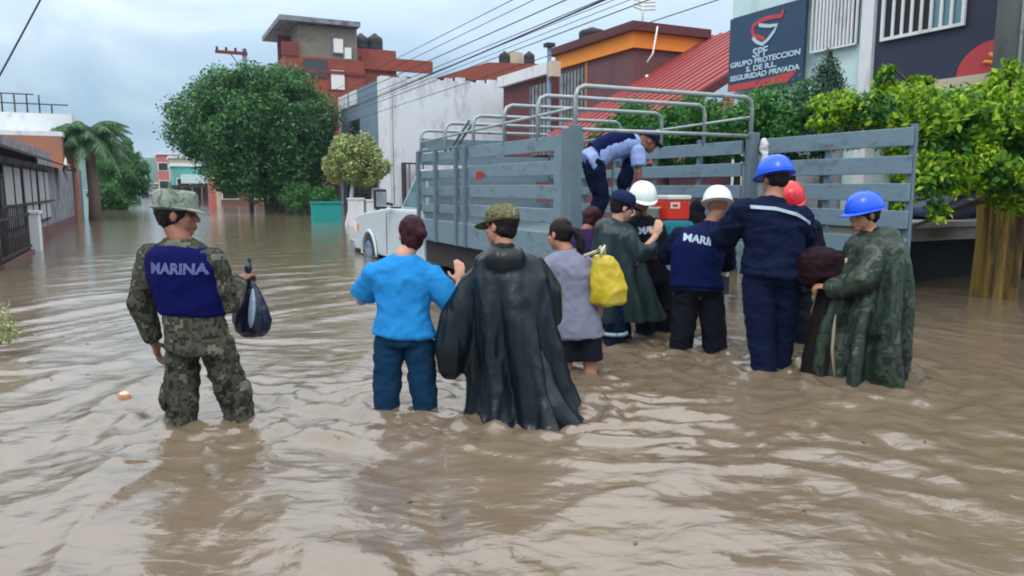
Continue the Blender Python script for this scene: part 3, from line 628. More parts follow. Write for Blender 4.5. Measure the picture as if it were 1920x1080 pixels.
# shaded ground floor row behind the big tree
t = Thing('shaded_fence', 8.6, 50, -.4, label='dark shaded fence and posts below the big round tree', cat='fence')
a = onS(500, 385, 50); b_ = onS(640, 385, 50); z = onS(560, 345, 50)[2]
t.box('fence_board', a[0], b_[0], 50.1, 50.2, -.4, z, 'chassis')
for i in range(9): x = a[0]+(b_[0]-a[0])*i/8; t.box('post', x-.1, x+.1, 49.95, 50.09, -.4, z+.15, 'bark' if i % 3 else 'concrete')

# ------------------------------------------------------------------ buildings, left side (street-facing faces look towards +n)
nL = -2.6
def lbox(t, name, px0, px1, pyt, pyb, m, off=0, th=.15, parent=None):
    """piece of a left facade, given by the corners seen"""
    s0 = onN(px0, 350, nL+off)[1]; s1 = onN(px1, 350, nL+off)[1]; zt_ = onN((px0+px1)/2, pyt, nL+off)[2]; zb_ = onN((px0+px1)/2, pyb, nL+off)[2]
    return t.box(name, nL+off-th, nL+off, s0, s1, zb_, zt_, m, parent)
sl0 = onN(-60, 350, nL)[1]; sl1 = onN(95, 350, nL)[1]; sl2 = onN(138, 350, nL)[1]; sl3 = onN(160, 350, nL)[1]
t = Thing('corner_house', nL, sl0, -.4, label='weathered grey house with dark tin awning at the left edge', cat='house')
zr_ = onN(10, 268, nL)[2]
t.box('wall', nL-5, nL-.02, sl0-1, sl2, -.4, 2.0, 'greywall'); t.box('base_course', nL-.019, nL+.04, sl0-1, sl2, -.4, .28, 'maroon')
t.prism('tin_awning', [[(nL-.6, sl0-1, 2.4), (nL+.55, sl0-1, 2.05), (nL+.55, sl0-1, 2.0), (nL-.6, sl0-1, 2.33)], [(nL-.6, sl2-5, 2.4), (nL+.35, sl2-5, 2.05), (nL+.35, sl2-5, 2.0), (nL-.6, sl2-5, 2.33)]], 'iron')
t.box('upper_wall', nL-5, nL-.6, sl0-1, sl2-1, 2.001, 2.65, 'greywall')
wn_ = int((sl1-sl0)/1.6)
for i in range(4):
    s = sl0 + .5 + i*(sl1-sl0-1)/4; f_ = t.box('window_frame', nL-.019, nL+.03, s, s+(sl1-sl0)*.2, .45, 1.85, 'iron'); t.box('pane', nL+.031, nL+.04, s+.1, s+(sl1-sl0)*.2-.1, .52, 1.78, 'palegrey', f_)
    t.box('grille_bar', nL+.041, nL+.06, s+(sl1-sl0)*.1, s+(sl1-sl0)*.1+.06, .45, 1.85, 'iron', f_)
t.box('grille_rail', nL+.061, nL+.08, sl0, sl1, .95, 1.0, 'iron')
s = onN(62, 400, nL+.4)[1]; g = Thing('gate_column', nL+.4, s, -.4, label='short white rendered column before the grey left house', cat='pillar'); g.box('shaft', nL+.3, nL+.48, s, s+.45, -.4, .8, 'white'); g.box('cap_stone', nL+.27, nL+.51, s-.04, s+.49, .801, .86, 'white')
fn = Thing('iron_fence', nL+.35, sl0, -.4, label='dark iron bar fence in front of the weathered grey house', cat='fence')
fn.box('rail', nL+.33, nL+.36, sl0, s-.2, .78, .83, 'iron'); fn.box('rail', nL+.33, nL+.36, sl0, s-.2, .12, .17, 'iron'); fn.box('kerb_wall', nL+.28, nL+.40, sl0, s-.2, -.4, .06, 'maroon')
for i in range(16): fn.box('bar', nL+.335, nL+.355, sl0+(s-.2-sl0)*i/16, sl0+(s-.2-sl0)*i/16+.035, .061, 1.0, 'iron')
s = onN(110, 320, nL+.05)[1]; dsh = Thing('satellite_dish', nL+.1, s, 1.5, label='round white satellite dish on the grey house wall', cat='satellite dish')
zc = onN(110, 318, nL+.1)[2]
mb = MB(); mb.loft([[Vector(dsh.P(nL+.15+.12*k, s+.55*k*math.cos(2*math.pi*j/16), zc+.42*k*math.sin(2*math.pi*j/16))) for j in range(16)] for k in (.05,.4,.7,1.0)]); mb.build('reflector', 'white', dsh.root, True)
dsh.tube('feed_arm', [(nL+.15, s, zc), (nL+.5, s, zc)], .03, 'iron'); dsh.box('feed_head', nL+.42, nL+.55, s-.07, s+.07, zc-.07, zc+.07, 'black')
t = Thing('salmon_house', nL-.2, sl2, -.4, label='salmon orange two storey house with white parapet behind the palm', cat='house')
s9 = sl2+3.2; zp = onN(125, 262, nL-.3)[2]
t.box('wall', nL-7, nL-.3, sl2+.05, s9, -.4, zp, 'orangewall'); t.box('parapet', nL-7, nL-.25, sl2+.04, s9+.1, zp+.001, zp+.18, 'white'); t.box('pink_column', nL-.29, nL-.1, sl2+.1, sl2+1.1, -.4, 2.3, 'pinkcol')
t.box('teal_door', nL-.29, nL-.2, sl2+1.7, sl3+1.0, -.3, 2.2, 'tealdoor')
t = Thing('white_terrace_house', nL-7.5, onN(-40,200,nL-1)[1], -.4, label='white upper floor with rooftop railing at far left', cat='house')
s0_ = 36.5; z0_ = onS(60, 243, s0_)[2]; z1_ = onS(60, 212, s0_)[2]; z2_ = onS(60, 177, s0_)[2]
na = onS(-20, 200, s0_)[0]; nb_ = onS(128, 200, s0_)[0]
t.box('wall', na, nb_, s0_, s0_+3, -.4, z0_-.1, 'orangewall'); t.box('parapet', na, nb_+.1, s0_-.1, s0_+3, z0_-.099, z1_, 'white')
for i in range(6): x = na + (nb_-.6-na)*i/5; t.tube('rail_post', [(x, s0_, z1_), (x, s0_, z2_ if i < 5 else (z1_+z2_)/2)], .03, 'iron')
for z in (z2_, (z1_+z2_)/2): t.tube('rail', [(na, s0_, z), (nb_-1.2 if z == z2_ else nb_, s0_, z)], .025, 'iron')
# left pole with its wire
pl_ = onW(12, 488); t = empty('thin_post', (pl_.x, pl_.y, -.4), ANG, label='thin dark post standing in the water at the left edge', cat='post')
tube_part('post_shaft', [(0,0,0), (0,0,.4+1.55)], .05, 'iron', t); tube_part('post_cap', [(0,0,1.95),(0,0,2.0)], .065, 'iron', t)

# ================================================================== VEGETATION
def leaves(name, lobes, count, size, m, parent, aspect=.5, shell=.55, droop=0, seed=0, clump=.0):
    """small bent leaf faces spread through the volume of many lobes: lobes = [(centre, (rx,ry,rz))]"""
    g = np.random.default_rng(seed + 11)
    wts = np.array([r[0]*r[1] + r[0]*r[2] for _, r in lobes]); pick = g.choice(len(lobes), count, p=wts/wts.sum())
    C = np.array([c for c, _ in lobes])[pick]; Rd = np.array([r for _, r in lobes])[pick]
    d = g.normal(size=(count, 3)); d /= np.linalg.norm(d, axis=1)[:, None]
    rad = shell + (1 - shell) * g.random(count) ** .7; rad *= 1 + .1 * g.normal(size=count)
    P = C + d * Rd * rad[:, None]
    keep = perlin(P * (2.2 / max(.25, np.mean(Rd))) * .6 + seed) > -.28 + clump; P = P[keep]; d = d[keep]; k = len(P)
    nrm = d + g.normal(size=(k, 3)) * .7 + np.array([0, 0, .5]); nrm /= np.linalg.norm(nrm, axis=1)[:, None]
    a = np.cross(nrm, g.normal(size=(k, 3))); a /= np.linalg.norm(a, axis=1)[:, None]; a[:, 2] -= droop; a /= np.linalg.norm(a, axis=1)[:, None]
    b = np.cross(nrm, a); s = size * (.6 + .8 * g.random(k))[:, None]
    v0 = P - a*s*.5; v1 = P + b*s*aspect*.5 + nrm*s*.06; v2 = P + a*s*.5 - nrm*s*.08; v3 = P - b*s*aspect*.5 + nrm*s*.06
    V = np.stack([v0, v1, v2, v3], 1).reshape(-1, 3)
    me = bpy.data.meshes.new(name); me.vertices.add(k*4); me.vertices.foreach_set('co', V.ravel()); me.loops.add(k*4); me.loops.foreach_set('vertex_index', np.arange(k*4)); me.polygons.add(k)
    me.polygons.foreach_set('loop_start', np.arange(0, k*4, 4)); me.polygons.foreach_set('loop_total', np.full(k, 4)); me.update(); me.validate()
    me.materials.append(m); o = bpy.data.objects.new(name, me); COL.objects.link(o); o.parent = parent; o['kind'] = 'stuff'
    return o
def rand_lobes(c, r, n, lr, seed, flat=1.0):
    g = random.Random(seed); out_ = [(c, (r[0]*.72, r[1]*.72, r[2]*.72))]
    for i in range(n):
        z = 1 - 2*(i+.5)/n; th = i*2.399 + g.random()*.6; q = math.sqrt(1-z*z); k = .68 + .2*g.random(); l_ = lr*(.7+.6*g.random())
        out_.append(((c[0]+r[0]*q*math.cos(th)*k, c[1]+r[1]*q*math.sin(th)*k, c[2]+r[2]*z*k), (l_, l_, l_*flat)))
    return out_
LM = {}
LM['dark'] = leaf_mat('dark_green_leaves', (.007,.040,.014), (.028,.13,.036), (.12,.32,.06), .32)
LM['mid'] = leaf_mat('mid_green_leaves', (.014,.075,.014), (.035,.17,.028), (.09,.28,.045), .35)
LM['lime'] = leaf_mat('lime_leaves', (.04,.13,.005), (.17,.36,.008), (.46,.62,.03), .45)
LM['pale'] = leaf_mat('variegated_leaves', (.08,.14,.04), (.27,.34,.11), (.52,.58,.24), .3)
LM['palm'] = leaf_mat('palm_fronds', (.03,.09,.04), (.07,.16,.07), (.14,.25,.11), .3)
LM['fir'] = leaf_mat('conifer_needles', (.008,.04,.022), (.02,.075,.04), (.04,.11,.05), .15)

def tree(name, n, s, label, crown_c, crown_r, count, size, lm, trunk_r, nl=22, lr=None, seed=0, bark='bark', group=None, limbs=7, trunk_top=None, **kw):
    base = from_st(n, s, -.3); t = empty(name, base, 0, label=label, cat='tree', group=group)
    c = Vector(crown_c) - base; lr = lr or crown_r[0]*.38
    g = random.Random(seed); mb = MB(); tt = Vector((c.x*.6, c.y*.6, trunk_top if trunk_top else c.z - crown_r[2]*.75))
    k = .5 * tt.z
    mb.tube([(0,0,-.12), (trunk_r*.1,0,.3), (tt.x*.5+trunk_r*.2, tt.y*.5, k), tt], [trunk_r*1.25, trunk_r, trunk_r*.85, trunk_r*.72], 12)
    mb.build('trunk', bark, t, True)
    for i in range(limbs):
        a = i*2.4 + g.random(); e_ = c + Vector((crown_r[0]*.6*math.cos(a), crown_r[1]*.6*math.sin(a), crown_r[2]*(.5*g.random()-.1)))
        mid = tt.lerp(e_, .5) + Vector((g.uniform(-.2,.2), g.uniform(-.2,.2), .15))*crown_r[0]*.3
        MB().tube([tt - Vector((0,0,.1)), mid, e_], [trunk_r*.5, trunk_r*.3, trunk_r*.1], 7).build('limb', bark, t, True)
    leaves('crown', rand_lobes(tuple(c), crown_r, nl, lr, seed), count, size, lm, t, seed=seed, **kw)
    return t
# big round tree
cD = 42; cc = onD(487, 250, cD); rx = (640-342)/2/F*cD*.95
sT = to_st(onD(505, 300, cD)); tree('round_tree', sT[0], sT[1], 'large dense dark green round tree standing in the water', cc, (rx*.98, rx*.9, rx*.80), 120000, .20, LM['dark'], .42, 40, rx*.3, 3, shell=.5, trunk_top=2.2)
t = Thing('streetside_utility_pole', onS(458, 200, 47)[0], 47, -.4, label='utility pole with red brown crossarm above the round tree', cat='utility pole')
q = onS(458, 92, 47); t.tube('pole_shaft', [(q[0], 47, -.4), (q[0], 47, q[2])], .14, 'truck_d'); q2 = onS(403, 96, 47)
t.box('crossarm', q2[0], q[0]+.15, 46.85, 47.0, q[2]-.35, q[2]-.18, 'redd'); t.tube('brace', [(q[0], 46.9, q[2]-1.4), (q2[0]+.8, 46.9, q[2]-.3)], .03, 'redd')
INS = []
for k in range(4):
    x = q2[0]+.1+(q[0]-q2[0]-.1)*k/3; t.tube('insulator', [(x, 46.92, q[2]-.18), (x, 46.92, q[2]+.02)], .07, 'iron'); INS.append((x, 46.92, q[2]))
t.box('bracket', q[0]-.2, q[0]+.2, 46.8, 47.2, q[2]-1.9, q[2]-1.6, 'redd')
# variegated ball tree
pc = onD(670, 304, 27); st_ = to_st(onD(650, 400, 27))
tree('ball_tree', st_[0], st_[1], 'clipped round tree with pale yellow green leaves on white painted trunk', pc, (1.1,1.1,.82), 13000, .12, LM['pale'], .09, 22, .36, 5, 'white', limbs=5, shell=.62)
tr2 = Thing('white_post', onD(702,370,27.5)[0]*0 + to_st(onD(703,370,27.5))[0], to_st(onD(703,370,27.5))[1], -.4, label='short white painted post beside the ball tree trunk', cat='post')
tr2.tube('shaft', [(tr2.n, tr2.s, -.4), (tr2.n, tr2.s, 1.35)], .13, 'white')
# left street trees and palm
c_ = onD(228, 322, 50); s_ = to_st(onD(232, 392, 50))
tree('street_tree', s_[0], s_[1], 'dark green rounded tree beyond the palm', c_, (1.55,1.6,2.1), 22000, .16, LM['mid'], .15, 20, .6, 8)
c_ = onD(205, 372, 46); s_ = to_st(onD(205, 392, 46)); tree('street_bush', s_[0], s_[1], 'low dark bushy tree right behind the palm trunk', c_, (1.0,1.0,1.1), 9000, .15, LM['dark'], .08, 12, .4, 9)
c_ = onD(243, 385, 62); s_ = to_st(c_); tree('hedge_shrub', s_[0], s_[1], 'olive green shrub at the water edge left of the far car', c_, (.9,.9,.9), 5000, .14, LM['mid'], .05, 10, .35, 10)
for px, py, d, rr_, lb in ((300, 362, 125, 2.4, 'small far dark tree in front of the far red house'), (350, 350, 90, 1.9, 'dark bushy far tree before the turquoise house'), (608, 374, 34, .6, 'green shrub behind the low teal wall'), (560, 372, 37, .9, 'dark shrub in the shade under the round tree'), (272, 366, 140, 2.0, 'tiny far green tree over the far parked car')):
    c_ = onD(px, py, d); s_ = to_st(c_); tree('street_bush', s_[0], s_[1], lb, c_, (rr_, rr_, rr_*.8), 5000, .16 if d > 60 else .1, LM['dark'] if d != 34 else LM['mid'], .08, 10, rr_*.4, int(px))
# palm
pb = onW(178, 412); pb.z = -.3; pt_ = onD(166, 252, pb.y)
t = empty('palm_tree', pb, 0, label='palm tree with drooping fronds on the left pavement', cat='palm tree')
h_ = pt_ - pb; MB().tube([(0,0,-.2), (h_.x*.3+.05,0,h_.z*.35), (h_.x*.7,0,h_.z*.7), tuple(h_)], [.27,.22,.2,.17], 12).build('trunk', 'palmbark', t, True)
g = random.Random(5)
for i in range(30):
    a = i*2.4; el = 1.0 - 1.5*(i/30); Lf = 1.9*(.8+.3*g.random()); pts = []
    for k in range(9):
        u = k/8; x = Lf*u*math.cos(el*(1-u*.6)); z = Lf*(math.sin(el)*u - .75*u*u)
        pts.append(Vector((h_.x + math.cos(a)*x, h_.y + math.sin(a)*x, h_.z + z + .1)))
    mb = MB(); mb.tube(pts, [.03]*9, 5)
    side = Vector((-math.sin(a), math.cos(a), 0))
    for k in range(1, 33):
        u = k/33; j = int(u*8); p = pts[j].lerp(pts[min(8, j+1)], u*8-j); ll = .62*math.sin(math.pi*min(1, u*.9+.12))
        dr = (pts[min(8,j+1)]-pts[j]).normalized()
        for sg_ in (-1, 1):
            tip = p + (side*sg_*.75 + dr*.4 + Vector((0,0,-.55 - .3*g.random())))*ll; mid = p.lerp(tip, .5) + Vector((0,0,.06))
            mb.add([p - dr*.02, p + dr*.03, mid + dr*.03, tip, mid - dr*.02], [(0,1,2,3,4)])
    mb.build('frond', LM['palm'], t)
# hedge trees over the truck (right pavement), conifer, lime tree
for px, py, d, r3, cnt, lb in ((1250, 252, 12.2, (1.2,1.1,.42), 12000, 'green leafy bush behind the rear rack, leftmost of the hedge'), (1385, 240, 12.0, (1.1,1.1,.42), 12000, 'green leafy bush right behind the tall rear hoop'), (1490, 228, 11.8, (.8,1.0,.42), 9000, 'dark green bush below the conifer')):
    c_ = onD(px, py, d); s_ = to_st(c_); tree('hedge_tree', s_[0], s_[1], lb, c_, r3, cnt, .085, LM['mid'], .07, 16, .3, int(px), group='bushes behind the truck')
c_ = onD(1551, 175, 11.4); s_ = to_st(c_); t = empty('conifer', from_st(s_[0], s_[1], -.3), 0, label='small pointed dark conifer before the pale mint wall', cat='tree')
top = onD(1549, 98, 11.4).z + .3; MB().tube([(0,0,-.1),(0,0,top)], [.07,.02], 8).build('trunk', 'bark', t, True)
leaves('crown', [((0,0,top-.08-.9*k/8), (.08+.50*(k/8)**.8, .08+.50*(k/8)**.8, .14)) for k in range(12)], 20000, .06, LM['fir'], t, .3, .3, droop=.5, seed=3)

base = onW(1864, 556); base.z = -.4; t = empty('lime_tree', base, 0, label='bright lime green leafy tree with fluted yellow trunk at right', cat='tree')
mb = MB(); rings = []
for k in range(15):
    u = k/14; z = -.1 + u*1.9; rr_ = (.225 + .05*math.exp(-u*9) + .03*max(0, u-.75)*4); ring_ = []
    for j in range(80):
        a = 2*math.pi*j/80; fl = 1 + .16*math.sin(a*5 + u*1.2) + .11*math.sin(a*9 - u*2 + 1) + .05*math.sin(a*17+u*5)
        ring_.append(Vector((rr_*fl*math.cos(a) + .02*u, rr_*fl*math.sin(a), z)))
    rings.append(ring_)
mb.loft(rings).build('trunk', 'yellowbark', t, True)
LB = [(1700,215,8.6,.55,.36),(1790,225,8.3,.6,.42),(1620,205,8.9,.45,.25),(1575,198,9.1,.38,.2),(1880,245,8.3,.6,.45),(1760,290,8.2,.5,.36),(1850,320,8.2,.55,.32),(1745,345,8.0,.30,.22),(1790,330,8.3,.35,.25),(1665,158,9.0,.16,.2),(1650,180,9.0,.25,.16),(1900,190,8.9,.4,.35),(1840,195,8.8,.4,.25),(1900,370,8.3,.3,.2),(1720,180,8.8,.3,.16),(1760,395,8.0,.13,.14),(1930,300,8.4,.6,.5),(1990,240,8.6,.7,.5),(1700,300,8.5,.3,.25),(1730,250,8.8,.6,.35),(1662,140,8.9,.10,.16),(1648,150,8.9,.07,.12),(1675,128,8.9,.06,.12),(1720,150,8.7,.10,.07),(1735,152,8.7,.12,.05),(1860,150,8.4,.12,.14),(1895,130,8.4,.14,.14),(1790,178,8.6,.2,.1),(1560,205,8.9,.2,.1),(1545,228,8.9,.2,.12),(1915,345,8.0,.25,.15),(1690,385,8.2,.12,.10)]
lob = []
for px, py, d, r1, r2 in LB:
    q = onD(px, py, d) - base; lob.append((tuple(q), (r1, r1, r2)))
    st0 = Vector((.03, 0, 1.75)); MB().tube([st0, st0.lerp(q, .5) + Vector((0,0,.1)), q], [.055, .035, .012], 6).build('limb', 'bark', t, True)
bb = onD(1700, 430, 8.4) - base; MB().tube([(0,-.05,1.7), ((bb.x)*.5, -.2, 1.45), tuple(bb)], [.05,.03,.02], 6).build('limb', 'bark', t, True)
leaves('crown', lob, 36000, .075, LM['lime'], t, .5, .25, seed=21, droop=.3, clump=.16)
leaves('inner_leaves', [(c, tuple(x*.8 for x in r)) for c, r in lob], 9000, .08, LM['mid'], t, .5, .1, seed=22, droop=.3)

# big concrete pole behind the lime tree, carrying the cables
pp = onD(1886, 300, 9.75); t = empty('utility_pole', (pp.x, pp.y, -.4), 0, label='thick grey concrete utility pole behind the yellow trunk', cat='utility pole')
MB().tube([(0,0,-.1),(0,0,9.5)], [.27,.19], 20).build('pole_shaft', 'pole', t, True)
MB().tube([(.275*math.cos(a), .275*math.sin(a), 3.2+.02*math.sin(a)) for a in [x*.35 for x in range(18)]], .012, 5).build('wire_band', 'tube', t, True)
MB().tube([(-.12,-.27,0),(-.12,-.265,9)], .02, 6).build('ground_conduit', 'tube', t, True)
MB().box((-1.0,-.08,8.6),(1.0,.02,8.75)).build('crossarm', 'iron', t)

# weeds drooping at the left edge of the frame
q = onW(6, 668); t = empty('water_weed', (q.x-.08, q.y, -.35), 0, label='pale spindly weed poking out of the water at the left edge', cat='plant')
mb = MB(); g = random.Random(9)
for i in range(12):
    a = g.random()*6.28; L_ = .45+.25*g.random(); e_ = Vector((math.cos(a)*.16, math.sin(a)*.14, .3+L_*.75)); mb.tube([(0,0,0), (e_.x*.3, e_.y*.3, e_.z*.6), tuple(e_)], [.006,.005,.003], 5)
mb.build('stems', mat('dry_stem', (.33,.30,.18)), t); leaves('leaf_sprays', [((math.cos(a)*.12, math.sin(a)*.1, z), (.09,.09,.07)) for a, z in ((0,.62),(1.3,.7),(2.5,.55),(4,.66),(5.2,.5),(.6,.5))], 420, .035, LM['pale'], t, seed=2)

# overhead cables
def cable(p0, p1, sag, r, label):
    o_ = (Vector(p0) + Vector(p1))/2; mb = MB(o_); mb.tube([Vector(p0).lerp(Vector(p1), u/30) - Vector((0,0,sag*4*(u/30)*(1-u/30))) for u in range(31)], r, 6)
    return tag(mb.build('overhead_cable', 'wire', None, True), label, 'cable', 'cables along the street')
ends = [from_st(*i) for i in INS]
for k, (px, nn, r_, lb) in enumerate(((1100, 6.6, .016, 'thick lowest cable running down to the far utility pole'), (1060, 6.3, .010, 'thin cable just above the thick one over the white building'), (1215, 7.1, .009, 'cable crossing above the orange band house'), (960, 5.9, .007, 'faint highest cable left of the others'), (1345, 7.6, .008, 'cable ending above the navy sign'), (1150, 6.9, .006, 'faint cable between the thick one and the orange house'), (1000, 6.0, .007, 'second faint cable from the left above the white building'), (1125, 6.65, .008, 'cable running just beside the thick one'), (1180, 7.0, .006, 'faint cable just right of the pair over the fascia'))):
    a = onN(px, 0, nn); e2 = from_st(nn + .15*(k % 3), 62, a[2] + .15*(k % 2))
    A0 = from_st(a[0], a[1], a[2]); d_ = (A0 - e2); P0 = A0 + d_.normalized()*8
    cable(P0, e2, .0 if k else .25, r_, lb)
A0 = onD(70, 0, 9); A1 = onD(0, 132, 9); d_ = (A1-A0)
cable(A0 - d_*2.5, A1 + d_*1.5, .05, .010, 'single black cable crossing the top left corner')

# ================================================================== VEHICLES
TN, TS = 3.8, 6.39; TW = 2.32; BL = 4.65; FLOOR = .76
tk = Thing('stake_truck', TN, TS, -DEPTH, label='grey stake bed truck with silver cab and open rear gate', cat='truck')
tb = lambda *a, **k: tk.box(*a, **k)
tb('bed_floor', TN+.03, TN+TW-.03, TS, TS+BL, FLOOR-.07, FLOOR, 'truck_d')
tb('side_sill', TN-.02, TN+.029, TS, TS+BL, .56, .88, 'truck', bevel=.01); tb('side_sill', TN+TW-.029, TN+TW+.02, TS, TS+BL, .56, .90, 'truck', bevel=.01)
tb('rear_sill', TN+.03, TN+TW-.03, TS-.05, TS-.001, .46, .74, 'truck', bevel=.01); 
def slat_side(x, outer):
    for k in range(4):
        zt_ = 1.88 - .25*k
        tb('slat', x-.016, x+.016, TS+.12, TS+2.7, zt_-.152, zt_, 'truck', bevel=.006)
        tb('slat', x-.016, x+.016, TS+2.76, TS+BL-.05, zt_-.14, zt_-.02, 'truck', bevel=.006)
    ys = [.0, .10, 2.73, 3.05, 3.85, BL-.04] if outer else [.05, .9, 1.8, 2.73, 3.6, BL-.04]
    for y in ys:
        o_ = -.045 if outer else .045
        wd = .035 if y > .2 else .05
        tb('stake', x+o_-.026, x+o_+.026, TS+y-wd, TS+y+wd, .56, 1.90 if y > 2.7 else 1.93, 'truck_d', bevel=.005)
    tb('top_rail', x-.03, x+.03, TS+2.7, TS+BL, 1.881, 1.92, 'truck_d')
slat_side(TN+.02, True); slat_side(TN+TW-.02, False)
tb('corner_post', TN-.06, TN+.07, TS-.06, TS-.0, .5, 1.96, 'truck_d', bevel=.008); tb('corner_post', TN+TW-.07, TN+TW+.06, TS-.06, TS, .5, 1.96, 'truck_d', bevel=.008)
tb('end_panel', TN-.028, TN+.0, TS+.16, TS+.34, .9, 1.885, 'truck')
for k in range(5): tb('headboard_slat', TN+.05, TN+TW-.05, TS+BL-.03, TS+BL, .95+.25*k, 1.10+.25*k, 'truck')
tb('registration_mark', TN-.033, TN-.0285+.0, TS+2.15, TS+2.35, 1.46, 1.55, 'redlens')
# hoops over the bed
hoops = [(0, 2.34), (.78, 2.33), (1.62, 2.31), (2.55, 2.27), (3.55, 2.25), (BL-.06, 2.22)]
for y, z in hoops:
    x0, x1 = TN+.02, TN+TW-.02; s = TS+y; pts = [(x0, s, 1.85), (x0, s, z-.1), (x0+.03, s, z-.03), (x0+.1, s, z), (x1-.1, s, z), (x1-.03, s, z-.03), (x1, s, z-.1), (x1, s, 1.85)]
    tk.tube('hoop', pts, .024, 'tube')
for z in (2.13,): tk.tube('side_tube', [(TN+.02, TS, z), (TN+.02, TS+BL-.06, z-.09)], .016, 'tube'); tk.tube('side_tube', [(TN+TW-.02, TS, z), (TN+TW-.02, TS+BL-.06, z-.09)], .016, 'tube')
tk.tube('cross_tube', [(TN+.02, TS-.01, 1.92), (TN+TW-.02, TS-.01, 1.92)], .02, 'tube')
tk.tube('ladder_rail', [(TN+.05, TS+2.6, 2.2), (TN+.05, TS+3.3, 1.85)], .018, 'truck_d'); tk.tube('ladder_rail', [(TN+.05, TS+2.75, 2.22), (TN+.05, TS+3.45, 1.87)], .018, 'truck_d')
# swung open rear gate
gx = TN+TW+.09
for k in range(5):
    zt_ = 1.89 - .25*k; tb('gate_slat', gx-.016, gx+.016, TS-1.9, TS-.12, zt_-.165, zt_, 'truck', bevel=.006)
for y in (-1.88, -.95, -.12): tb('gate_stake', gx+.017, gx+.055, TS+y-.03, TS+y+.03, .72, 1.92 if y < -1.8 else 1.86, 'truck_d', bevel=.004)
mb = MB(); mb.ell(tk.P(gx-.03, TS-.13, 1.80), (.035,.05,.10)); mb.ell(tk.P(gx-.03, TS-.15, 1.66), (.022,.05,.11))
remesh('rag', mb, 'white', tk.root, .015, 2, [(.015,(14,14,14))])
# chassis, wheels, lamps
tb('frame_rail', TN+.5, TN+.66, TS+.1, TS+9.0, .12, .50, 'chassis'); tb('frame_rail', TN+TW-.66, TN+TW-.5, TS+.1, TS+9.0, .12, .50, 'chassis')
tb('rear_bumper', TN+.2, TN+TW-.2, TS+.05, TS+.2, .14, .34, 'chassis'); tb('under_skirt', TN+.1, TN+.14, TS+.4, TS+BL, .2, .56, 'chassis'); tb('mudflap', TN+.15, TN+.65, TS+.95, TS+.97, -.2, .56, 'black')
for x in (TN+.75, TN+TW-.55): lp_ = tb('tail_lamp', x, x+.2, TS-.02, TS+.045, .2, .32, 'black'); tb('lens', x+.02, x+.18, TS-.035, TS-.021, .215, .305, 'amber' if x < TN+1 else 'redlens', lp_)
def wheel(th, n, s, z, r, wd, side):
    mb = MB(); pr = [(.55,0),(.80,0),(.97,.08),(1.0,.25),(1.0,.75),(.97,.92),(.80,1),(.55,1)]
    mb.loft([[Vector(th.P(n + (u-.5)*wd, s + r*k*math.cos(2*math.pi*j/28), z + r*k*math.sin(2*math.pi*j/28))) for j in range(28)] for k, u in pr])
    w_ = mb.build('wheel', 'black', th.root, True); mb = MB(); o_ = n + side*wd*.5
    mb.loft([[Vector(th.P(o_ + side*e, s + r*k*math.cos(2*math.pi*j/20), z + r*k*math.sin(2*math.pi*j/20))) for j in range(20)] for k, e in ((.62,.001),(.60,.022),(.5,.004),(.30,.004),(.24,.035),(.05,.035))])
    mb.build('rim', 'bluegrey', w_, True)
    for i in range(6): a = i*math.pi/3; MB().ell(th.P(o_+side*.003, s+r*.4*math.cos(a), z+r*.4*math.sin(a)), (.006,r*.06,r*.06)).build('rim_hole', 'black', w_)
wheel(tk, TN+.20, TS+7.95, .04, .45, .26, -1); wheel(tk, TN+TW-.20, TS+7.95, .04, .45, .26, 1); wheel(tk, TN+.25, TS+1.7, -.02, .42, .4, -1); wheel(tk, TN+TW-.25, TS+1.7, -.02, .42, .4, 1)
# cab body: side profile (s, z) with wheel arch, lofted across
cs = TS + BL + .12; W0, W1 = TN+.10, TN+TW-.10
def arch(c, r, a0, a1, k): return [(c + r*math.cos(a0 + (a1-a0)*i/k), -.02 + r*math.sin(a0 + (a1-a0)*i/k)) for i in range(k+1)]
prof = [(cs, .08), (cs, .95), (cs+.02, 1.0), (cs+2.0, .98), (cs+2.25, .96), (cs+3.3, .88), (cs+4.1, .80), (cs+4.35, .70), (cs+4.42, .3), (cs+4.4, .08)] + [(s, z) for s, z in arch(TS+7.95, .50, .2, math.pi-.2, 14)]
def slab(name, prof, xs, m, shr=None, bevel=.0):
    mb = MB(); mb.loft([[Vector(tk.P(x, s, z)) for s, z in prof] for x in xs]); o = mb.build(name, m, tk.root)
    if bevel: b = o.modifiers.new('bevel', 'BEVEL'); b.width = bevel; b.segments = 3; b.limit_method = 'ANGLE'; b.angle_limit = R(40)
    for p in o.data.polygons: p.use_smooth = False
    return o
slab('cab_body', prof, [W0, W1], 'carpaint', bevel=.035)
# greenhouse
gp0 = [(cs+.0, .98), (cs+.03, 1.62), (cs+.42, 1.64), (cs+.56, 1.58), (cs+1.5, .97)]
mb = MB(); mb.loft([[Vector(tk.P(x, s + (0 if z < 1.2 else dz), z)) for s, z in gp0] for x, dz in ((W0+.08, 0), (W1-.08, 0))]); gh = mb.build('cab_roof', 'carpaint', tk.root); b = gh.modifiers.new('bevel', 'BEVEL'); b.width = .05; b.segments = 3
wp = [(cs+.1, 1.03), (cs+.1, 1.53), (cs+.5, 1.53), (cs+1.25, 1.03)]; slab('side_window', wp, [W0+.07, W0+.079], 'cabglass')
tk.prism('windscreen', [[(W0+.16, cs+.62, 1.56), (W1-.16, cs+.62, 1.56), (W1-.12, cs+1.46, 1.02), (W0+.12, cs+1.46, 1.02)], [(W0+.16, cs+.64, 1.57), (W1-.16, cs+.64, 1.57), (W1-.12, cs+1.48, 1.03), (W0+.12, cs+1.48, 1.03)]], 'glass')
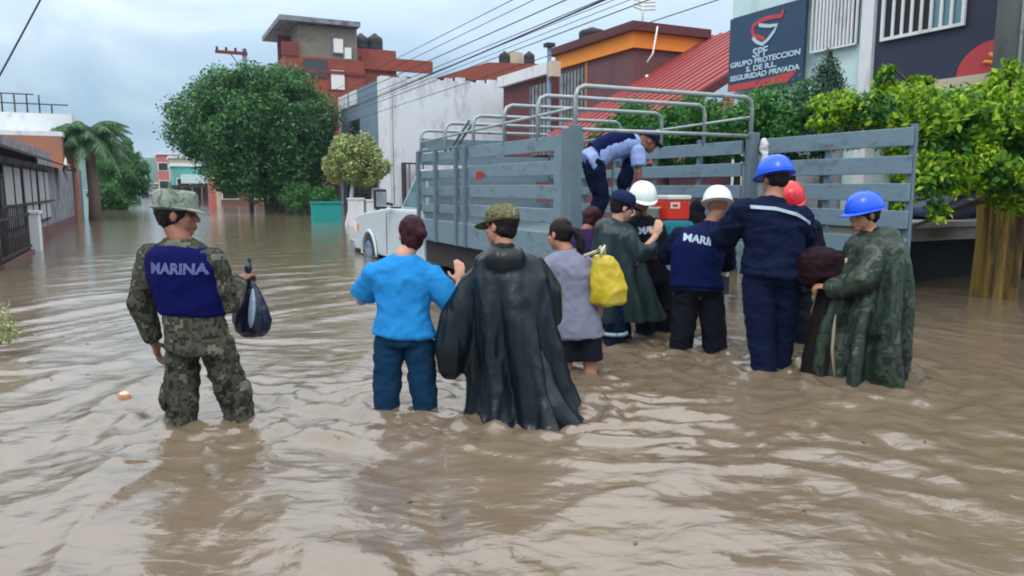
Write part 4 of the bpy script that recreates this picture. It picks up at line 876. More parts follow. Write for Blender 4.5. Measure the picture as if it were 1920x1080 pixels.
tb('door', W0-.012, W0-.001, cs+.15, cs+1.75, .12, .94, 'carpaint', bevel=.004); tb('door_handle', W0-.05, W0-.013, cs+.3, cs+.5, .78, .82, 'black'); tb('fender_gap', W0-.004, W0-.0005, cs+2.02, cs+2.05, .15, .9, 'black')
tb('cowl_vent', W0+.05, W1-.05, cs+1.5, cs+1.95, .985, 1.01, 'black')
mr_ = tb('mirror', W0-.32, W0-.1, cs+1.62, cs+1.74, .98, 1.33, 'black', bevel=.03); tk.tube('mirror_arm', [(W0, cs+1.6, 1.05), (W0-.2, cs+1.66, 1.1)], .025, 'black', mr_); tb('mirror_glass', W0-.30, W0-.12, cs+1.605, cs+1.618, 1.02, 1.28, 'chrome', mr_)
mm_ = MB().loft([[Vector(tk.P(W0-.02-k, TS+7.95 + r_*math.cos(a), -.02 + r_*math.sin(a))) for a in [.1 + (math.pi-.2)*i/16 for i in range(17)]] for k, r_ in ((0,.505),(.03,.51),(.03,.55),(0,.57))], False).build('wheel_arch', 'carpaint', tk.root, True)
tb('headlight', W0-.004, W0+.3, cs+4.2, cs+4.425, .45, .66, 'lid'); tb('turn_signal', W0-.006, W0+.02, cs+4.0, cs+4.18, .48, .6, 'amber'); tb('front_bumper', W0-.03, W1+.03, cs+4.4, cs+4.75, .0, .26, 'chrome', bevel=.02)
tb('antenna_base', W0+.1, W0+.14, cs+3.0, cs+3.04, .88, .95, 'black')

def small_car(px, py, d_s, label, m):
    q = onS(px, py, d_s); t = Thing('parked_car', q[0], d_s, -.35, label=label, cat='car', group='far parked cars'); n_ = q[0]
    side = [(0,-.1),(0,.55),(.9,.75),(1.5,1.15),(2.9,1.15),(3.5,.78),(4.2,.7),(4.2,-.1)]
    t.prism('body', [[(n_-.8, d_s+a, z) for a, z in side], [(n_+.8, d_s+a, z) for a, z in side]], m)
    t.prism('rear_window', [[(n_-.65, d_s+.93, .80),(n_+.65, d_s+.93, .80),(n_+.6, d_s+1.42, 1.12),(n_-.6, d_s+1.42, 1.12)], [(n_-.65, d_s+.90, .81),(n_+.65, d_s+.90, .81),(n_+.6, d_s+1.40, 1.14),(n_-.6, d_s+1.40, 1.14)]], 'glass')
    for x in (-.6, .6): t.box('tail_lamp', n_+x-.15, n_+x+.15, d_s-.03, d_s-.001, .3, .5, 'redlens')
    for x in (-.7, .7):
        for y in (.8, 3.4): wheel(t, n_+x, d_s+y, 0, .32, .2, 1 if x > 0 else -1)
small_car(241, 374, 80, 'white far car at the water edge beside the olive shrub', 'white'); small_car(278, 368, 120, 'dark far car in the middle of the street end', 'chassis'); small_car(292, 369, 108, 'pale far car just right of the dark one', 'bluegrey')

# ================================================================== PEOPLE
V = Vector
class Fig:
    """A clothed person. Joint positions are in metres for a 1.75 m adult, x right, y forward, z up, and are scaled to the height."""
    DEF = dict(pelvis=(0,0,.95), waist=(0,0,1.1), chest=(0,.0,1.3), neck=(0,-.01,1.49), head=(0,.015,1.635),
               sl=(-.185,-.01,1.42), sr=(.185,-.01,1.42), el=(-.25,-.03,1.14), er=(.25,-.03,1.14), wl=(-.27,.06,.90), wr=(.27,.06,.90),
               hl=(-.095,0,.91), hr=(.095,0,.91), kl=(-.105,.03,.50), kr=(.105,.03,.50), al=(-.11,-.01,.09), ar=(.11,-.01,.09))
    def __init__(s, px, py, label, height=1.75, rz=0, depth=DEPTH, zbase=None, girth=1.0, skin='skin', hands=(True, True), yaw=0, nod=0, tilt=0, seed=1, hand_dir=None, fine=True, face=True, d=None, legs_d=None, group=None, **J):
        p = onW(px, py) if zbase is None else V((px, py, 0)); s.k = height/1.75; s.g = girth; s.seed = seed
        s.root = empty('person', (p.x, p.y, -depth if zbase is None else zbase), R(rz), label=label, cat='person', group=group)
        s.J = {a: V(J.get(a, b)) * s.k for a, b in s.DEF.items()}; s.skin = skin
        for q in ('sl', 'sr'):      # the shoulder joint sits below and inside the slope of the shoulder
            nk = s.J['neck']; s.J[q] = V((nk.x + (s.J[q].x - nk.x)*.90, nk.y + (s.J[q].y - nk.y)*.95, s.J[q].z - .035*s.k))
        up = (s.J['neck'] - s.J['pelvis']).normalized(); rt = (s.J['sr'] - s.J['sl']).normalized()
        s.right = rt; s.fwd = up.cross(rt).normalized()
        s.HM = Matrix.Translation(s.J['head']) @ Euler((R(-nod), R(tilt), R(yaw)), 'ZYX').to_matrix().to_4x4() @ Matrix.Scale(s.k, 4)
        s.body(hands, hand_dir or {}, fine, face)
    def limb(s, mb, a, b, r0, r1, bulge=0):
        a = V(a); b = V(b); mb.cap(a, b, r0, r1)
        if bulge: mb.cap(a.lerp(b, .2), a.lerp(b, .5), r0*1.0+bulge, (r0+r1)/2)
    def hand(s, mb, wrist, dr, pn, side, curl):
        """palm, four fingers of unequal length with two bends, thumb from the side near the palm's base"""
        k = s.k; dr = V(dr).normalized(); pn = (V(pn) - dr*V(pn).dot(dr)).normalized(); x = dr.cross(pn).normalized() * side      # x points to the thumb side
        Mx = Matrix(((x.x, dr.x, pn.x, wrist.x), (x.y, dr.y, pn.y, wrist.y), (x.z, dr.z, pn.z, wrist.z), (0,0,0,1)))
        mb.ell((0, .048*k, 0), (.040*k, .056*k, .016*k), Mx, 12, 8); mb.ell((.022*k, .03*k, .006*k), (.022*k, .034*k, .017*k), Mx, 10, 6)
        for i, (fx, ln) in enumerate(((.031,.068),(.011,.078),(-.010,.073),(-.030,.058))):
            p = V((fx, .088, 0)); ang = R(curl*.35 + i*3); prev = Mx @ (p*k); dd = 0
            for q, (fr, rr) in enumerate(((.45,.0095),(.32,.0088),(.25,.0078))):
                p2 = p + V((fx*.12, math.cos(ang), math.sin(ang))) * ln*fr; mb.cap(Mx @ (p*k), Mx @ (p2*k), rr*k, rr*.93*k, 8); p = p2; ang += R(curl*.6)
        p = V((.036,.022,.004)); p2 = p + V((.028,.026,.010)); p3 = p2 + V((.012 - .0002*curl,.026,.012)); mb.cap(Mx @ (p*k), Mx @ (p2*k), .013*k, .0115*k, 8); mb.cap(Mx @ (p2*k), Mx @ (p3*k), .0112*k, .0092*k, 8)
    def body(s, hands, hd, fine, face):
        J, k, g = s.J, s.k, s.g; mb = MB(); H = s.HM
        # torso
        for a, b_, r0, r1 in (('pelvis','waist',.095,.10), ('waist','chest',.105,.12), ('chest','neck',.12,.06)): mb.cap(J[a], J[b_], r0*k*g, r1*k*g)
        for q in (-1, 1):
            mb.cap(J['pelvis'] + s.right*.05*q*k*g, J['chest'] + s.right*.06*q*k, .080*k*g, .092*k*g)
        mb.cap(J['sl'], J['sr'], .048*k, .048*k); mb.cap(J['neck'] - (J['neck']-J['chest'])*.25, J['neck'], .075*k, .056*k); mb.cap(J['neck'], H @ V((0,-.02,-.06)), .056*k, .055*k)
        # head
        mb.ell((0,-.012,.028), (.074,.094,.092), H, 16, 12); mb.ell((0,.03,-.035), (.060,.062,.072), H, 14, 10); mb.ell((0,.052,-.088), (.032,.032,.025), H, 10, 8)
        if face:
            mb.cap(H @ V((0,.086,.012)), H @ V((0,.106,-.026)), .009*k, .0135*k, 8); mb.ell((0,.090,-.056), (.024,.012,.006), H, 10, 6); mb.ell((0,.088,-.068), (.021,.012,.007), H, 10, 6)
            mb.cap(H @ V((-.04,.078,.026)), H @ V((.04,.078,.026)), .011*k, .011*k, 8)
            for q in (-1, 1): mb.ell((q*.042,.062,-.022), (.020,.018,.018), H, 8, 6)
        for q in (-1, 1): mb.ell((q*.077,-.008,-.008), (.010,.020,.031), H, 10, 8)
        # arms, legs
        for q in 'lr':
            s.limb(mb, J['s'+q], J['e'+q], .046*k*g, .038*k*g); s.limb(mb, J['e'+q], J['w'+q], .041*k*g, .027*k, .003)
            s.limb(mb, J['h'+q], J['k'+q], .070*k*g, .050*k*g); s.limb(mb, J['k'+q], J['a'+q], .056*k*g, .038*k, .008); mb.cap(J['a'+q] + V((0,-.03,-.05))*k, J['a'+q] + V((0,.15,-.06))*k, .036*k, .03*k)
            if hands[0 if q == 'l' else 1]:
                h = hd.get(q, {}); dr = V(h.get('dir', tuple(J['w'+q]-J['e'+q]))); pn = V(h.get('palm', (1 if q == 'l' else -1, 0, 0)))
                s.hand(mb, J['w'+q], dr, pn, -1 if q == 'l' else 1, h.get('curl', 25))
        s.bodyo = remesh('body', mb, s.skin, s.root, .0068 if fine else .013, 2)
        if face:
            for q in (-1, 1):
                MB().ell((q*.031,.079,.004), (.013,.010,.007), H, 10, 8).build('eye', 'eye', s.root, True)
    # --- clothes
    def ring(s, c, rx, ry, n=28, ex=2.3, rt=None, fw=None):
        rt = rt or s.right; fw = fw or s.fwd; o_ = []
        for j in range(n):
            a = 2*math.pi*j/n; ca, sa = math.cos(a), math.sin(a); o_.append(V(c) + rt*(rx*math.copysign(abs(ca)**(2/ex), ca)) + fw*(ry*math.copysign(abs(sa)**(2/ex), sa)))
        return o_
    def torso_rings(s, hem, add=0, belly=1.0, hipw=1.0):
        """rings from the hem (z in figure metres along the spine, below the pelvis) up to the neck"""
        J, k, g = s.J, s.k, s.g; dn = (J['pelvis'] - J['waist']).normalized(); out_ = []
        P = J['pelvis']; sp = [(P + dn*hem*k, .196*hipw, .148), (P + dn*hem*.45*k, .194*hipw, .145), (P, .180*hipw, .136*belly), (J['waist'], .158, .118*belly), (J['waist'].lerp(J['chest'], .5), .168, .122), (J['chest'], .180, .125), (J['chest'].lerp(J['neck'], .42), .183, .115), (J['chest'].lerp(J['neck'], .66), .168, .096), (J['chest'].lerp(J['neck'], .84), .120, .080), (J['neck'] + (J['neck']-J['chest'])*.02, .072, .072)]
        return [s.ring(c, (rx+add)*k*(g if i < 8 else 1), (ry+add)*k*(g if i < 8 else 1)) for i, (c, rx, ry) in enumerate(sp)]
    def sleeve(s, mb, q, frac, r0, r1, r2=None):
        J, k = s.J, s.k; a, b_, c = J['s'+q], J['e'+q], J['w'+q]; ins = a.lerp((J['sl']+J['sr'])/2, .3)
        if frac <= 1:
            e_ = a.lerp(b_, frac); mb.tube([ins, a, a.lerp(e_, .5), e_], [r0*k*.75, r0*k*.84, (r0*.5+r1*.45)*k, r1*k], 16)
        else:
            e_ = b_.lerp(c, frac-1); mb.tube([ins, a, a.lerp(b_, .5)], [r0*k*.75, r0*k*.84, r1*k], 16); mb.cap(a, b_, r0*k*.84, r1*k*.95); mb.tube([b_.lerp(c, -.02), b_.lerp(c, .5*(frac-1)), e_], [r1*k, (r1*.55+(r2 or r1*.7)*.45)*k, (r2 or r1*.7)*k], 16); mb.cap(b_, b_.lerp(c, .3), r1*k, r1*.95*k)
    def top(s, m, hem=.15, frac=.62, r0=.082, r1=.078, r2=None, add=0, belly=1.0, hipw=1.0, name='shirt', wr=.006, voxel=.011, fr=(7,7,5)):
        mb = MB(); mb.loft(s.torso_rings(hem, add, belly, hipw))
        for q in 'lr': s.sleeve(mb, q, frac, r0*s.g, r1*s.g, r2)
        s.topo = remesh(name, mb, m, s.root, voxel, 4, [(wr*1.35, fr), (wr*.75, tuple(1.9*x for x in fr)), (wr*.35, tuple(4.3*x for x in fr))], s.seed); return s.topo
    def vest(s, m, hem=-.02, add=.016, name='vest', start=2):
        mb = MB(); r_ = s.torso_rings(.02, add); r_ = r_[start:8] + [[p.lerp(sum(q_, V())/28, .12) for p in q_] for q_ in [s.torso_rings(.02, add)[8]]]; mb.loft(r_)
        return remesh(name, mb, m, s.root, .011, 4, [(.006, (5,5,7)), (.003, (11,11,13))], s.seed+5)
    def pants(s, m, bottom=.10, thigh=.108, knee=.082, ankle=.078, waist=.02, name='trousers', wr=.007):
        J, k, g = s.J, s.k, s.g; mb = MB(); c = (J['hl']+J['hr'])/2
        up = (J['waist']-J['pelvis']).normalized()
        mb.loft([s.ring(c - up*.03*k, .168*k*g, .118*k*g), s.ring(J['pelvis'] - up*.0*k, .166*k*g, .122*k*g), s.ring(J['pelvis'] + up*.08*k, .158*k*g, .112*k*g)])
        for q in 'lr':
            h, kn, a = J['h'+q], J['k'+q], J['a'+q]
            mb.tube([h + up*.02*k, h.lerp(kn, .3), h.lerp(kn, .65), kn], [thigh*.84*k*g, thigh*.86*k*g, (thigh*.4+knee*.55)*k*g, knee*k*g], 18); mb.cap(h, h.lerp(kn,.2), thigh*.84*k*g, thigh*.86*k*g); mb.cap(kn, kn.lerp(h, .1), knee*.97*k*g, knee*.97*k*g); 
            if bottom < .45: e_ = kn.lerp(a, 1 - (bottom-.09)/.41 if bottom > .09 else 1); mb.tube([kn, kn.lerp(e_, .5), e_], [knee*k*g, (knee+ankle)/2*k*g, ankle*k*g], 16)
        return remesh(name, mb, m, s.root, .012, 4, [(wr*1.4, (5,5,8)), (wr*.8, (9,9,16)), (wr*.35, (20,20,34))], s.seed+9)
    def shorts(s, m, z=.56, r=.115, name='shorts'):
        J, k, g = s.J, s.k, s.g; mb = MB(); c = (J['hl']+J['hr'])/2
        mb.loft([s.ring(c - V((0,0,.03))*k, .178*k*g, .122*k*g), s.ring(J['pelvis'], .175*k*g, .126*k*g), s.ring(J['pelvis']+V((0,0,.08))*k, .16*k*g, .115*k*g)])
        for q in 'lr': h, kn = J['h'+q], J['k'+q]; e_ = h.lerp(kn, (.91-z)/.41); mb.tube([h + V((0,0,.03)), h.lerp(e_, .5), e_], [.11*k*g, r*k*g, r*k*g], 18)
        return remesh(name, mb, m, s.root, .012, 3, [(.006, (8,8,5))], s.seed+9)
    def hair(s, m, length=.0, bun=False, pony=None, name='hair', cover=1.0):
        H = s.HM; mb = MB(); mb.ell((0,-.022,.034), (.083,.098,.096), H, 18, 12); mb.ell((0,-.045,-.01-length*.5), (.073,.060,.062+length*.5), H, 14, 10)
        if bun: mb.ell((.055,-.10,.0), (.035,.035,.035), H)
        if pony:
            pts = [H @ V(p) for p in pony]; mb.tube(pts, [x*s.k for x in (.02,.03,.036,.034,.026,.012)][:len(pts)], 10)
        o = remesh(name, mb, m, s.root, .009, 2, [(.006, (30,30,12))], s.seed)
        return o
    def cut_face(s): pass
    def hard_hat(s, m, back=0):
        H = s.HM @ Euler((R(-6), 0, 0)).to_matrix().to_4x4(); mb = MB(); rings = []
        for i in range(9):
            a = i/8*math.pi/2; z = .026 + .140*math.sin(a); q = math.cos(a)**.75 if i < 8 else .02
            rings.append([H @ V((.122*q*math.cos(t_)*(1), -.012 + .142*q*math.sin(t_), z)) for t_ in [2*math.pi*j/32 for j in range(32)]])
        inner = [[H @ V((.112*math.cos(t_), -.012+.132*math.sin(t_), .02)) for t_ in [2*math.pi*j/32 for j in range(32)]]]
        hh = mb.loft(inner + rings).build('hard_hat', m, s.root, True)
        rim = MB(); n_ = 36; L1 = []; L2 = []; L3 = []; L4 = []
        for j in range(n_):
            t_ = 2*math.pi*j/n_; pk = max(0, math.sin(t_))**3*.034; d_ = .008 + pk
            for Ls, e_, z in ((L1, -.004, .034), (L2, d_, .030-pk*.25), (L3, d_, .023-pk*.25), (L4, -.004, .022)): Ls.append(H @ V(((.123+e_)*math.cos(t_), -.012+(.143+e_)*math.sin(t_), z)))
        rim.loft([L1, L2, L3, L4, L1], False).build('brim', m, hh, True)
        for x in (-.02, .02): MB().tube([H @ V((x,-.12,.115)), H @ V((x,-.07,.152)), H @ V((x,-.01,.165)), H @ V((x,.06,.148)), H @ V((x,.10,.115))], .006*s.k, 6).build('ridge', m, hh, True)
        MB().tube([H @ V((math.sin(t_)*.088, -.015-.1*math.cos(t_), .045)) for t_ in [x*.3 for x in range(-5,6)]], .008*s.k, 6).build('head_band', 'black', hh, True)
        return hh
    def soft_cap(s, m, brim=None, hat=False):
        """hat=True: soft patrol hat with a brim all round; otherwise a cap with a front bill"""
        H = s.HM @ Euler((R(-4), 0, 0)).to_matrix().to_4x4(); mb = MB(); rings = []
        for q, z in ((1.0,.028),(1.0,.05),(1.01,.09),(.97,.118),(.82,.136),(.03,.140)) if hat else ((1.0,.03),(1.02,.06),(.96,.10),(.78,.128),(.45,.142),(.03,.145)):
            rings.append([H @ V((.096*q*math.cos(t_), -.015+.115*q*math.sin(t_), z)) for t_ in [2*math.pi*j/28 for j in range(28)]])
        cp = mb.loft(rings).build('hat' if hat else 'cap', m, s.root, True)
        rim = MB(); L1 = []; L2 = []; L3 = []; L4 = []; n_ = 36
        for j in range(n_):
            t_ = 2*math.pi*j/n_; f_ = max(0, math.sin(t_)); d_ = (.004 + .060*f_**3 + .006*max(0,-math.sin(t_))**2) if hat else .004 + .066*min(1, max(0, (f_-.45)/.45))
            zz = .040 - (d_*.42 if hat else .022*f_*f_)
            for Ls, e_, z in ((L1, -.003, .044), (L2, d_, zz+.003), (L3, d_, zz-.002), (L4, -.003, .038)): Ls.append(H @ V(((.097+e_)*math.cos(t_), -.015+(.116+e_)*math.sin(t_), z)))
        rim.loft([L1, L2, L3, L4, L1], False).build('brim', brim or m, cp, True); return cp
    def lettering(s, txt, target, size, m, centre, back=True, roll=0, weight=.002, sx=1.0):
        """letters laid on the cloth: every vertex is dropped onto the garment's surface"""
        o = text_mesh(txt, size, m, .002, 'lettering', weight); bv = BVHTree.FromPolygons([v.co for v in target.data.vertices], [p.vertices for p in target.data.polygons])
        rt, fw = s.right, s.fwd; up = fw.cross(rt) * -1 if fw.cross(rt).z < 0 else fw.cross(rt)
        sgn = 1 if back else -1; cr_, sr_ = math.cos(R(roll)), math.sin(R(roll)); c = V(centre)*s.k
        for v in o.data.vertices:
            x = (v.co.x*cr_ - v.co.y*sr_)*sx; y = v.co.x*sr_ + v.co.y*cr_; p = c + rt*x*sgn + up*y; st_ = p - fw*sgn*.6
            hit = bv.ray_cast(st_, fw*sgn, 1.2)[0]; q = hit if hit else p - fw*sgn*.13; v.co = q - fw*sgn*(.004 + (.003 if v.co.z > 0 else 0))
        o.parent = target; return o
    def band(s, target, pts, w, m, name, back=True):
        bv = BVHTree.FromPolygons([v.co for v in target.data.vertices], [p.vertices for p in target.data.polygons]); fw = s.fwd*(1 if back else -1); up = V((0,0,1)); rows = []
        P_ = [V(p)*s.k for p in pts]; 
        for i in range(25):
            u = i/24*(len(P_)-1); j = min(int(u), len(P_)-2); p = P_[j].lerp(P_[j+1], u-j); rr = []
            for dz in (w/2, -w/2):
                q = p + up*dz; h = bv.ray_cast(q - fw*.6, fw, 1.2)[0]; rr.append((h if h else q) - fw*.012)
            rows.append([rr[0], rr[1], rr[1] + fw*.010, rr[0] + fw*.010])
        return MB().loft(rows).build(name, m, target)
    def poncho(s, m, rings, folds=9, amp=.02, wings=(), name='poncho', voxel=.013, hood=True, fr=(9,9,1.6), wr=.008, sm=3):
        """rings: (x, y, z, rx, ry, fold strength), top to hem"""
        k = s.k; mb = MB(); R_ = []; n = 64; g = random.Random(s.seed); ph = [g.random()*6 for _ in range(4)]
        full = []
        for i in range(len(rings)-1):
            for u in (0, .33, .66): full.append([a + (b_-a)*u for a, b_ in zip(rings[i], rings[i+1])])
        full.append(list(rings[-1]))
        for x, y, z, rx, ry, f in full:
            ring_ = []
            for j in range(n):
                a = 2*math.pi*j/n; w_ = math.sin(a*folds + ph[0] + z*1.5) + .6*math.sin(a*(folds*1.7) + ph[1] - z*2) + .5*math.sin(a*3 + ph[2]); q = 1 + f*w_*amp/.1
                ring_.append(V((x + rx*q*math.cos(a), y + ry*q*math.sin(a), z))*k)
            R_.append(ring_)
        mb.loft(R_[::-1])
        for w_ in wings:
            mb.tube([V(p[:3])*k for p in w_], [p[3]*k for p in w_], 18)
        if hood: mb.ell((rings[0][0]*k, (rings[0][1]-.11)*k, (rings[0][2]-.06)*k), (.12*k,.075*k,.085*k)); mb.ell((rings[0][0]*k, (rings[0][1]-.05)*k, (rings[0][2]-.005)*k), (.10*k,.085*k,.035*k))
        s.topo = remesh(name, mb, m, s.root, voxel, sm, [(wr, fr), (wr*.5, (16,16,4))], s.seed); return s.topo

# A: soldier in front at left
A = Fig(392, 797, 'person seen from behind in camouflage uniform, blue vest and green hat carrying a dark bag', 1.80, rz=-4, depth=.45, girth=.97, skin='skin_d', yaw=-72, nod=4, seed=3,
    pelvis=(-.03,0,.93), waist=(-.055,0,1.07), chest=(-.085,.0,1.27), neck=(-.10,0,1.47), head=(-.125,.03,1.60), sl=(-.285,-.01,1.42), sr=(.10,.0,1.40), el=(-.325,-.04,1.14), wl=(-.30,.02,.90),
    er=(.125,.05,1.12), wr=(.085,.28,1.22), hl=(-.125,0,.89), hr=(.07,0,.89), kl=(-.155,.0,.48), al=(-.17,-.1,.09), kr=(.135,.08,.50), ar=(.16,.06,.09),
    hand_dir={'l': dict(dir=(.12,.25,-1), palm=(1,.3,0), curl=35), 'r': dict(dir=(.25,.9,.25), palm=(-.1,.1,-1), curl=75)})
A.pants('camoA', .02, .102, .080, .078); A.top('camoA', .07, 1.93, .078, .064, .044, add=.0, hipw=.93, name='jacket')
vA = A.vest('vest', add=.022, start=3); A.lettering('MARINA', vA, .080, 'letter_d', (-.062,0,1.325), roll=2, sx=1.0, weight=.003)
A.soft_cap('capgreen', hat=True); A.hair('hair', name='hair')
for q, (x, y) in (('l', (-.225,-.01)), ('r', (.185,.06))):
    mbp = MB(); mbp.ell((x*A.k, y*A.k, .60*A.k), (.035,.075,.095)); remesh('cargo_pocket', mbp, 'camoA', A.root, .012, 2, [(.004,(9,9,9))])
bx = onD(461, 600, 4.35); hx = A.root.matrix_basis @ (A.J['wr'] + V((.03,.09,.0)))
bag = empty('plastic_bag', (hx.x, hx.y, hx.z-.36), 0, label='dark navy plastic bag with a pale blue patch hanging from the left soldier hand', cat='bag')
mb = MB(); mb.loft([[V((rx*math.cos(t_)*(1+.05*math.sin(t_*5+z*20)), rx*.75*math.sin(t_)*(1+.05*math.sin(t_*4)), z)) for t_ in [2*math.pi*j/28 for j in range(28)]] for rx, z in ((.02,0),(.07,.005),(.105,.04),(.115,.10),(.10,.17),(.07,.24),(.035,.31),(.016,.345),(.018,.37))])
bgm = remesh('bag_body', mb, 'plasticbag', bag, .008, 2, [(.006,(9,9,4)),(.003,(25,25,9))], 4)
MB().loft([[V((x - w_, -.0-dy, z)), V((x + w_, -.0-dy, z)), V((x+w_, .01-dy, z)), V((x-w_, .01-dy, z))] for x, w_, z, dy in ((.03,.004,.30,.052),(.035,.016,.24,.078),(.035,.02,.17,.098),(.03,.016,.11,.106),(.025,.004,.07,.104))]).build('pale_patch', 'bagpatch', bag, True)  # narrow pale blue patch down the near side of the bag
mb = MB(); mb.ell((-.005,-.01,.42), (.024,.024,.035)); mb.ell((.0,0,.46), (.012,.012,.03)); remesh('knot', mb, 'plasticbag', bag, .006, 1)

# B: woman in bright blue T-shirt
B = Fig(760, 768, 'person seen from behind in bright blue T-shirt and navy trousers with maroon brown hair', 1.63, rz=0, girth=1.02, skin='skin_l', yaw=12, nod=10, seed=8,
    pelvis=(0,0,.985), waist=(0,0,1.12), hl=(-.09,0,.93), hr=(.09,0,.93), neck=(.01,-.0,1.47), head=(.055,.06,1.595), sl=(-.20,0,1.39), sr=(.195,0,1.37), el=(-.29,.10,1.17), wl=(-.27,.30,1.22), er=(.34,.03,1.13), wr=(.36,.14,1.28),
    kl=(-.125,.0,.48), al=(-.10,.0,.09), kr=(.13,.0,.49), ar=(.11,-.03,.09),
    hand_dir={'r': dict(dir=(-.05,.35,.9), palm=(-.3,.8,0), curl=20)})
B.pants('jeans', .02, .104, .074, .058); B.top('blueT', .03, .86, .090, .080, hipw=1.04, belly=1.05, wr=.0065, fr=(5,5,6)); B.hair('hair_m', length=.03, bun=True)

# C: person under a long dark poncho
C_ = Fig(960, 772, 'person seen from behind in long dark rain poncho and camouflage cap', 1.68, skin='skin', yaw=52, nod=12, seed=5, hands=(False, False), fine=True,
    pelvis=(.06,0,.93), waist=(.04,0,1.08), chest=(-.0,0,1.28), neck=(-.045,-.01,1.46), head=(-.07,.04,1.60), sl=(-.19,0,1.38), sr=(.165,0,1.38), el=(-.34,.08,1.12), wl=(-.40,.12,.95), er=(.26,.06,1.12), wr=(.22,.2,1.0), hl=(-.03,0,.9), hr=(.15,0,.9), kl=(-.02,0,.5), kr=(.18,0,.5))
C_.poncho('poncho', [(-.04,.0,1.475,.085,.08,0), (-.03,.0,1.45,.14,.10,0), (-.02,-.0,1.415,.20,.125,.02), (-.01,-.01,1.30,.235,.165,.12), (.0,-.02,1.08,.25,.21,.35), (.03,-.02,.85,.265,.24,.5), (.07,-.03,.62,.275,.27,.6), (.105,-.05,.46,.305,.30,.7), (.12,-.06,.425,.325,.33,.8), (.12,-.06,.36,.325,.33,.5)], 7, .028,
    wings=[[(-.13,0,1.37,.075), (-.25,.03,1.20,.105), (-.33,.04,1.02,.13), (-.37,.02,.84,.125), (-.385,.0,.70,.075), (-.39,0,.66,.03)], [(.12,0,1.36,.08), (.21,.05,1.2,.10), (.22,.08,1.0,.09)]], wr=.010, sm=4)
C_.soft_cap('camoC'); C_.hair('hair', length=.01)
mb = MB(); g_ = C_.k; mb.tube([V(p)*g_ for p in ((.10,-.12,.85),(.19,-.22,.64),(.28,-.28,.50),(.37,-.31,.43),(.42,-.32,.415))], [.10*g_,.095*g_,.08*g_,.055*g_,.02*g_], 16); remesh('poncho_corner', mb, 'poncho', C_.root, .012, 2, [(.01,(7,7,3))], 3)

# D: woman in grey T-shirt with ponytail and yellow bag
D = Fig(1073, 698, 'person seen from behind in lilac grey T-shirt and black shorts with dark ponytail', 1.62, rz=8, depth=.46, girth=1.04, skin='skin', yaw=38, nod=10, seed=12,
    pelvis=(.02,0,.94), waist=(.0,0,1.09), chest=(-.02,0,1.29), neck=(-.06,.0,1.47), head=(-.105,.05,1.59), sl=(-.20,.0,1.38), sr=(.15,-.02,1.39), el=(-.22,.03,1.13), wl=(-.23,.22,1.20), er=(.22,.02,1.13), wr=(.26,.14,1.0), hl=(-.06,0,.9), hr=(.12,0,.9), kl=(-.05,.02,.5), kr=(.14,-.03,.5),
    hand_dir={'l': dict(dir=(-.35,.5,.5), palm=(.5,.3,-.4), curl=55)})
D.shorts('shorts', .60, .10); D.top('greyT', .15, .72, .080, .074, hipw=1.02, wr=.006)
D.hair('hair', pony=[(.0,-.10,.03), (.03,-.14,.02), (.05,-.165,-.04), (.06,-.16,-.11), (.07,-.14,-.17), (.075,-.12,-.21)])
bp_ = onD(1142, 555, 5.25); yb = empty('tote_bag', (bp_.x, bp_.y, bp_.z-.06), R(8), label='crumpled yellow tote bag with cream straps at the ponytail woman side', cat='bag')
mb = MB(); mb.loft([[V((cx + rx*math.cos(t_), ry*math.sin(t_)*(1+.15*math.sin(3*t_)), z)) for t_ in [2*math.pi*j/28 for j in range(28)]] for cx, rx, ry, z in ((-.005,.10,.06,0),(-.005,.125,.085,.02),(-.005,.13,.09,.12),(-.015,.115,.08,.22),(-.03,.09,.06,.30),(-.045,.06,.035,.345))])
remesh('bag_body', mb, 'yellow', yb, .009, 2, [(.012,(7,7,5)),(.004,(18,18,10))], 6)
sh = yb.matrix_basis.inverted() @ (D.root.matrix_basis @ (D.J['sr'] + V((-.06,-.04,.07)))); 
MB().tube([V((-.07,-.03,.33)), V((-.085,-.06,.42)), sh.lerp(V((-.09,-.06,.45)), .4) + V((.03,-.07,0)), sh, sh + V((0,.10,-.06))], [.011,.012,.012,.011,.01], 8).build('strap', 'strap', yb, True)
MB().tube([V((-.03,.02,.33)), V((-.04,-.0,.42)), V((-.075,-.02,.36))], .010, 8).build('strap', 'strap', yb, True)

# E: man in green-grey poncho, facing right
E_ = Fig(1150, 640, 'person in profile facing right in green grey rain poncho and navy cap', 1.74, rz=-82, skin='skin_l', yaw=4, nod=14, seed=15, girth=1.0,
    neck=(0,.02,1.47), head=(0,.06,1.61), er=(.19,.12,1.16), wr=(.10,.33,1.36), el=(-.2,.10,1.15), wl=(-.14,.28,1.2),
    hand_dir={'r': dict(dir=(-.1,.3,1), palm=(-.8,.3,.1), curl=30)}, kl=(-.1,.10,.5), al=(-.1,.15,.09), kr=(.1,-.02,.5), ar=(.1,-.12,.09))
E_.pants('navy', .02); E_.poncho('poncho_g', [(0,.0,1.485,.085,.085,0),(0,-.0,1.45,.165,.135,0),(0,0,1.40,.225,.175,.05),(0,.01,1.28,.235,.20,.2),(0,.03,1.05,.245,.235,.4),(0,.08,.82,.24,.27,.6),(0,.12,.66,.22,.28,.8),(0,.12,.62,.21,.27,.8)], 7, .028,
    wings=[[(.15,.02,1.37,.105), (.19,.14,1.22,.095), (.13,.28,1.24,.06), (.105,.315,1.30,.045)]])
E_.soft_cap('capnavy'); E_.hair('hair')
band_ = MB().tube([E_.J['kr'] + V((.105*math.cos(t_)*1, .105*math.sin(t_), .02)) for t_ in [2*math.pi*j/16 for j in range(17)]], .018, 6).build('reflective_stripe', 'reflect', E_.root, True)

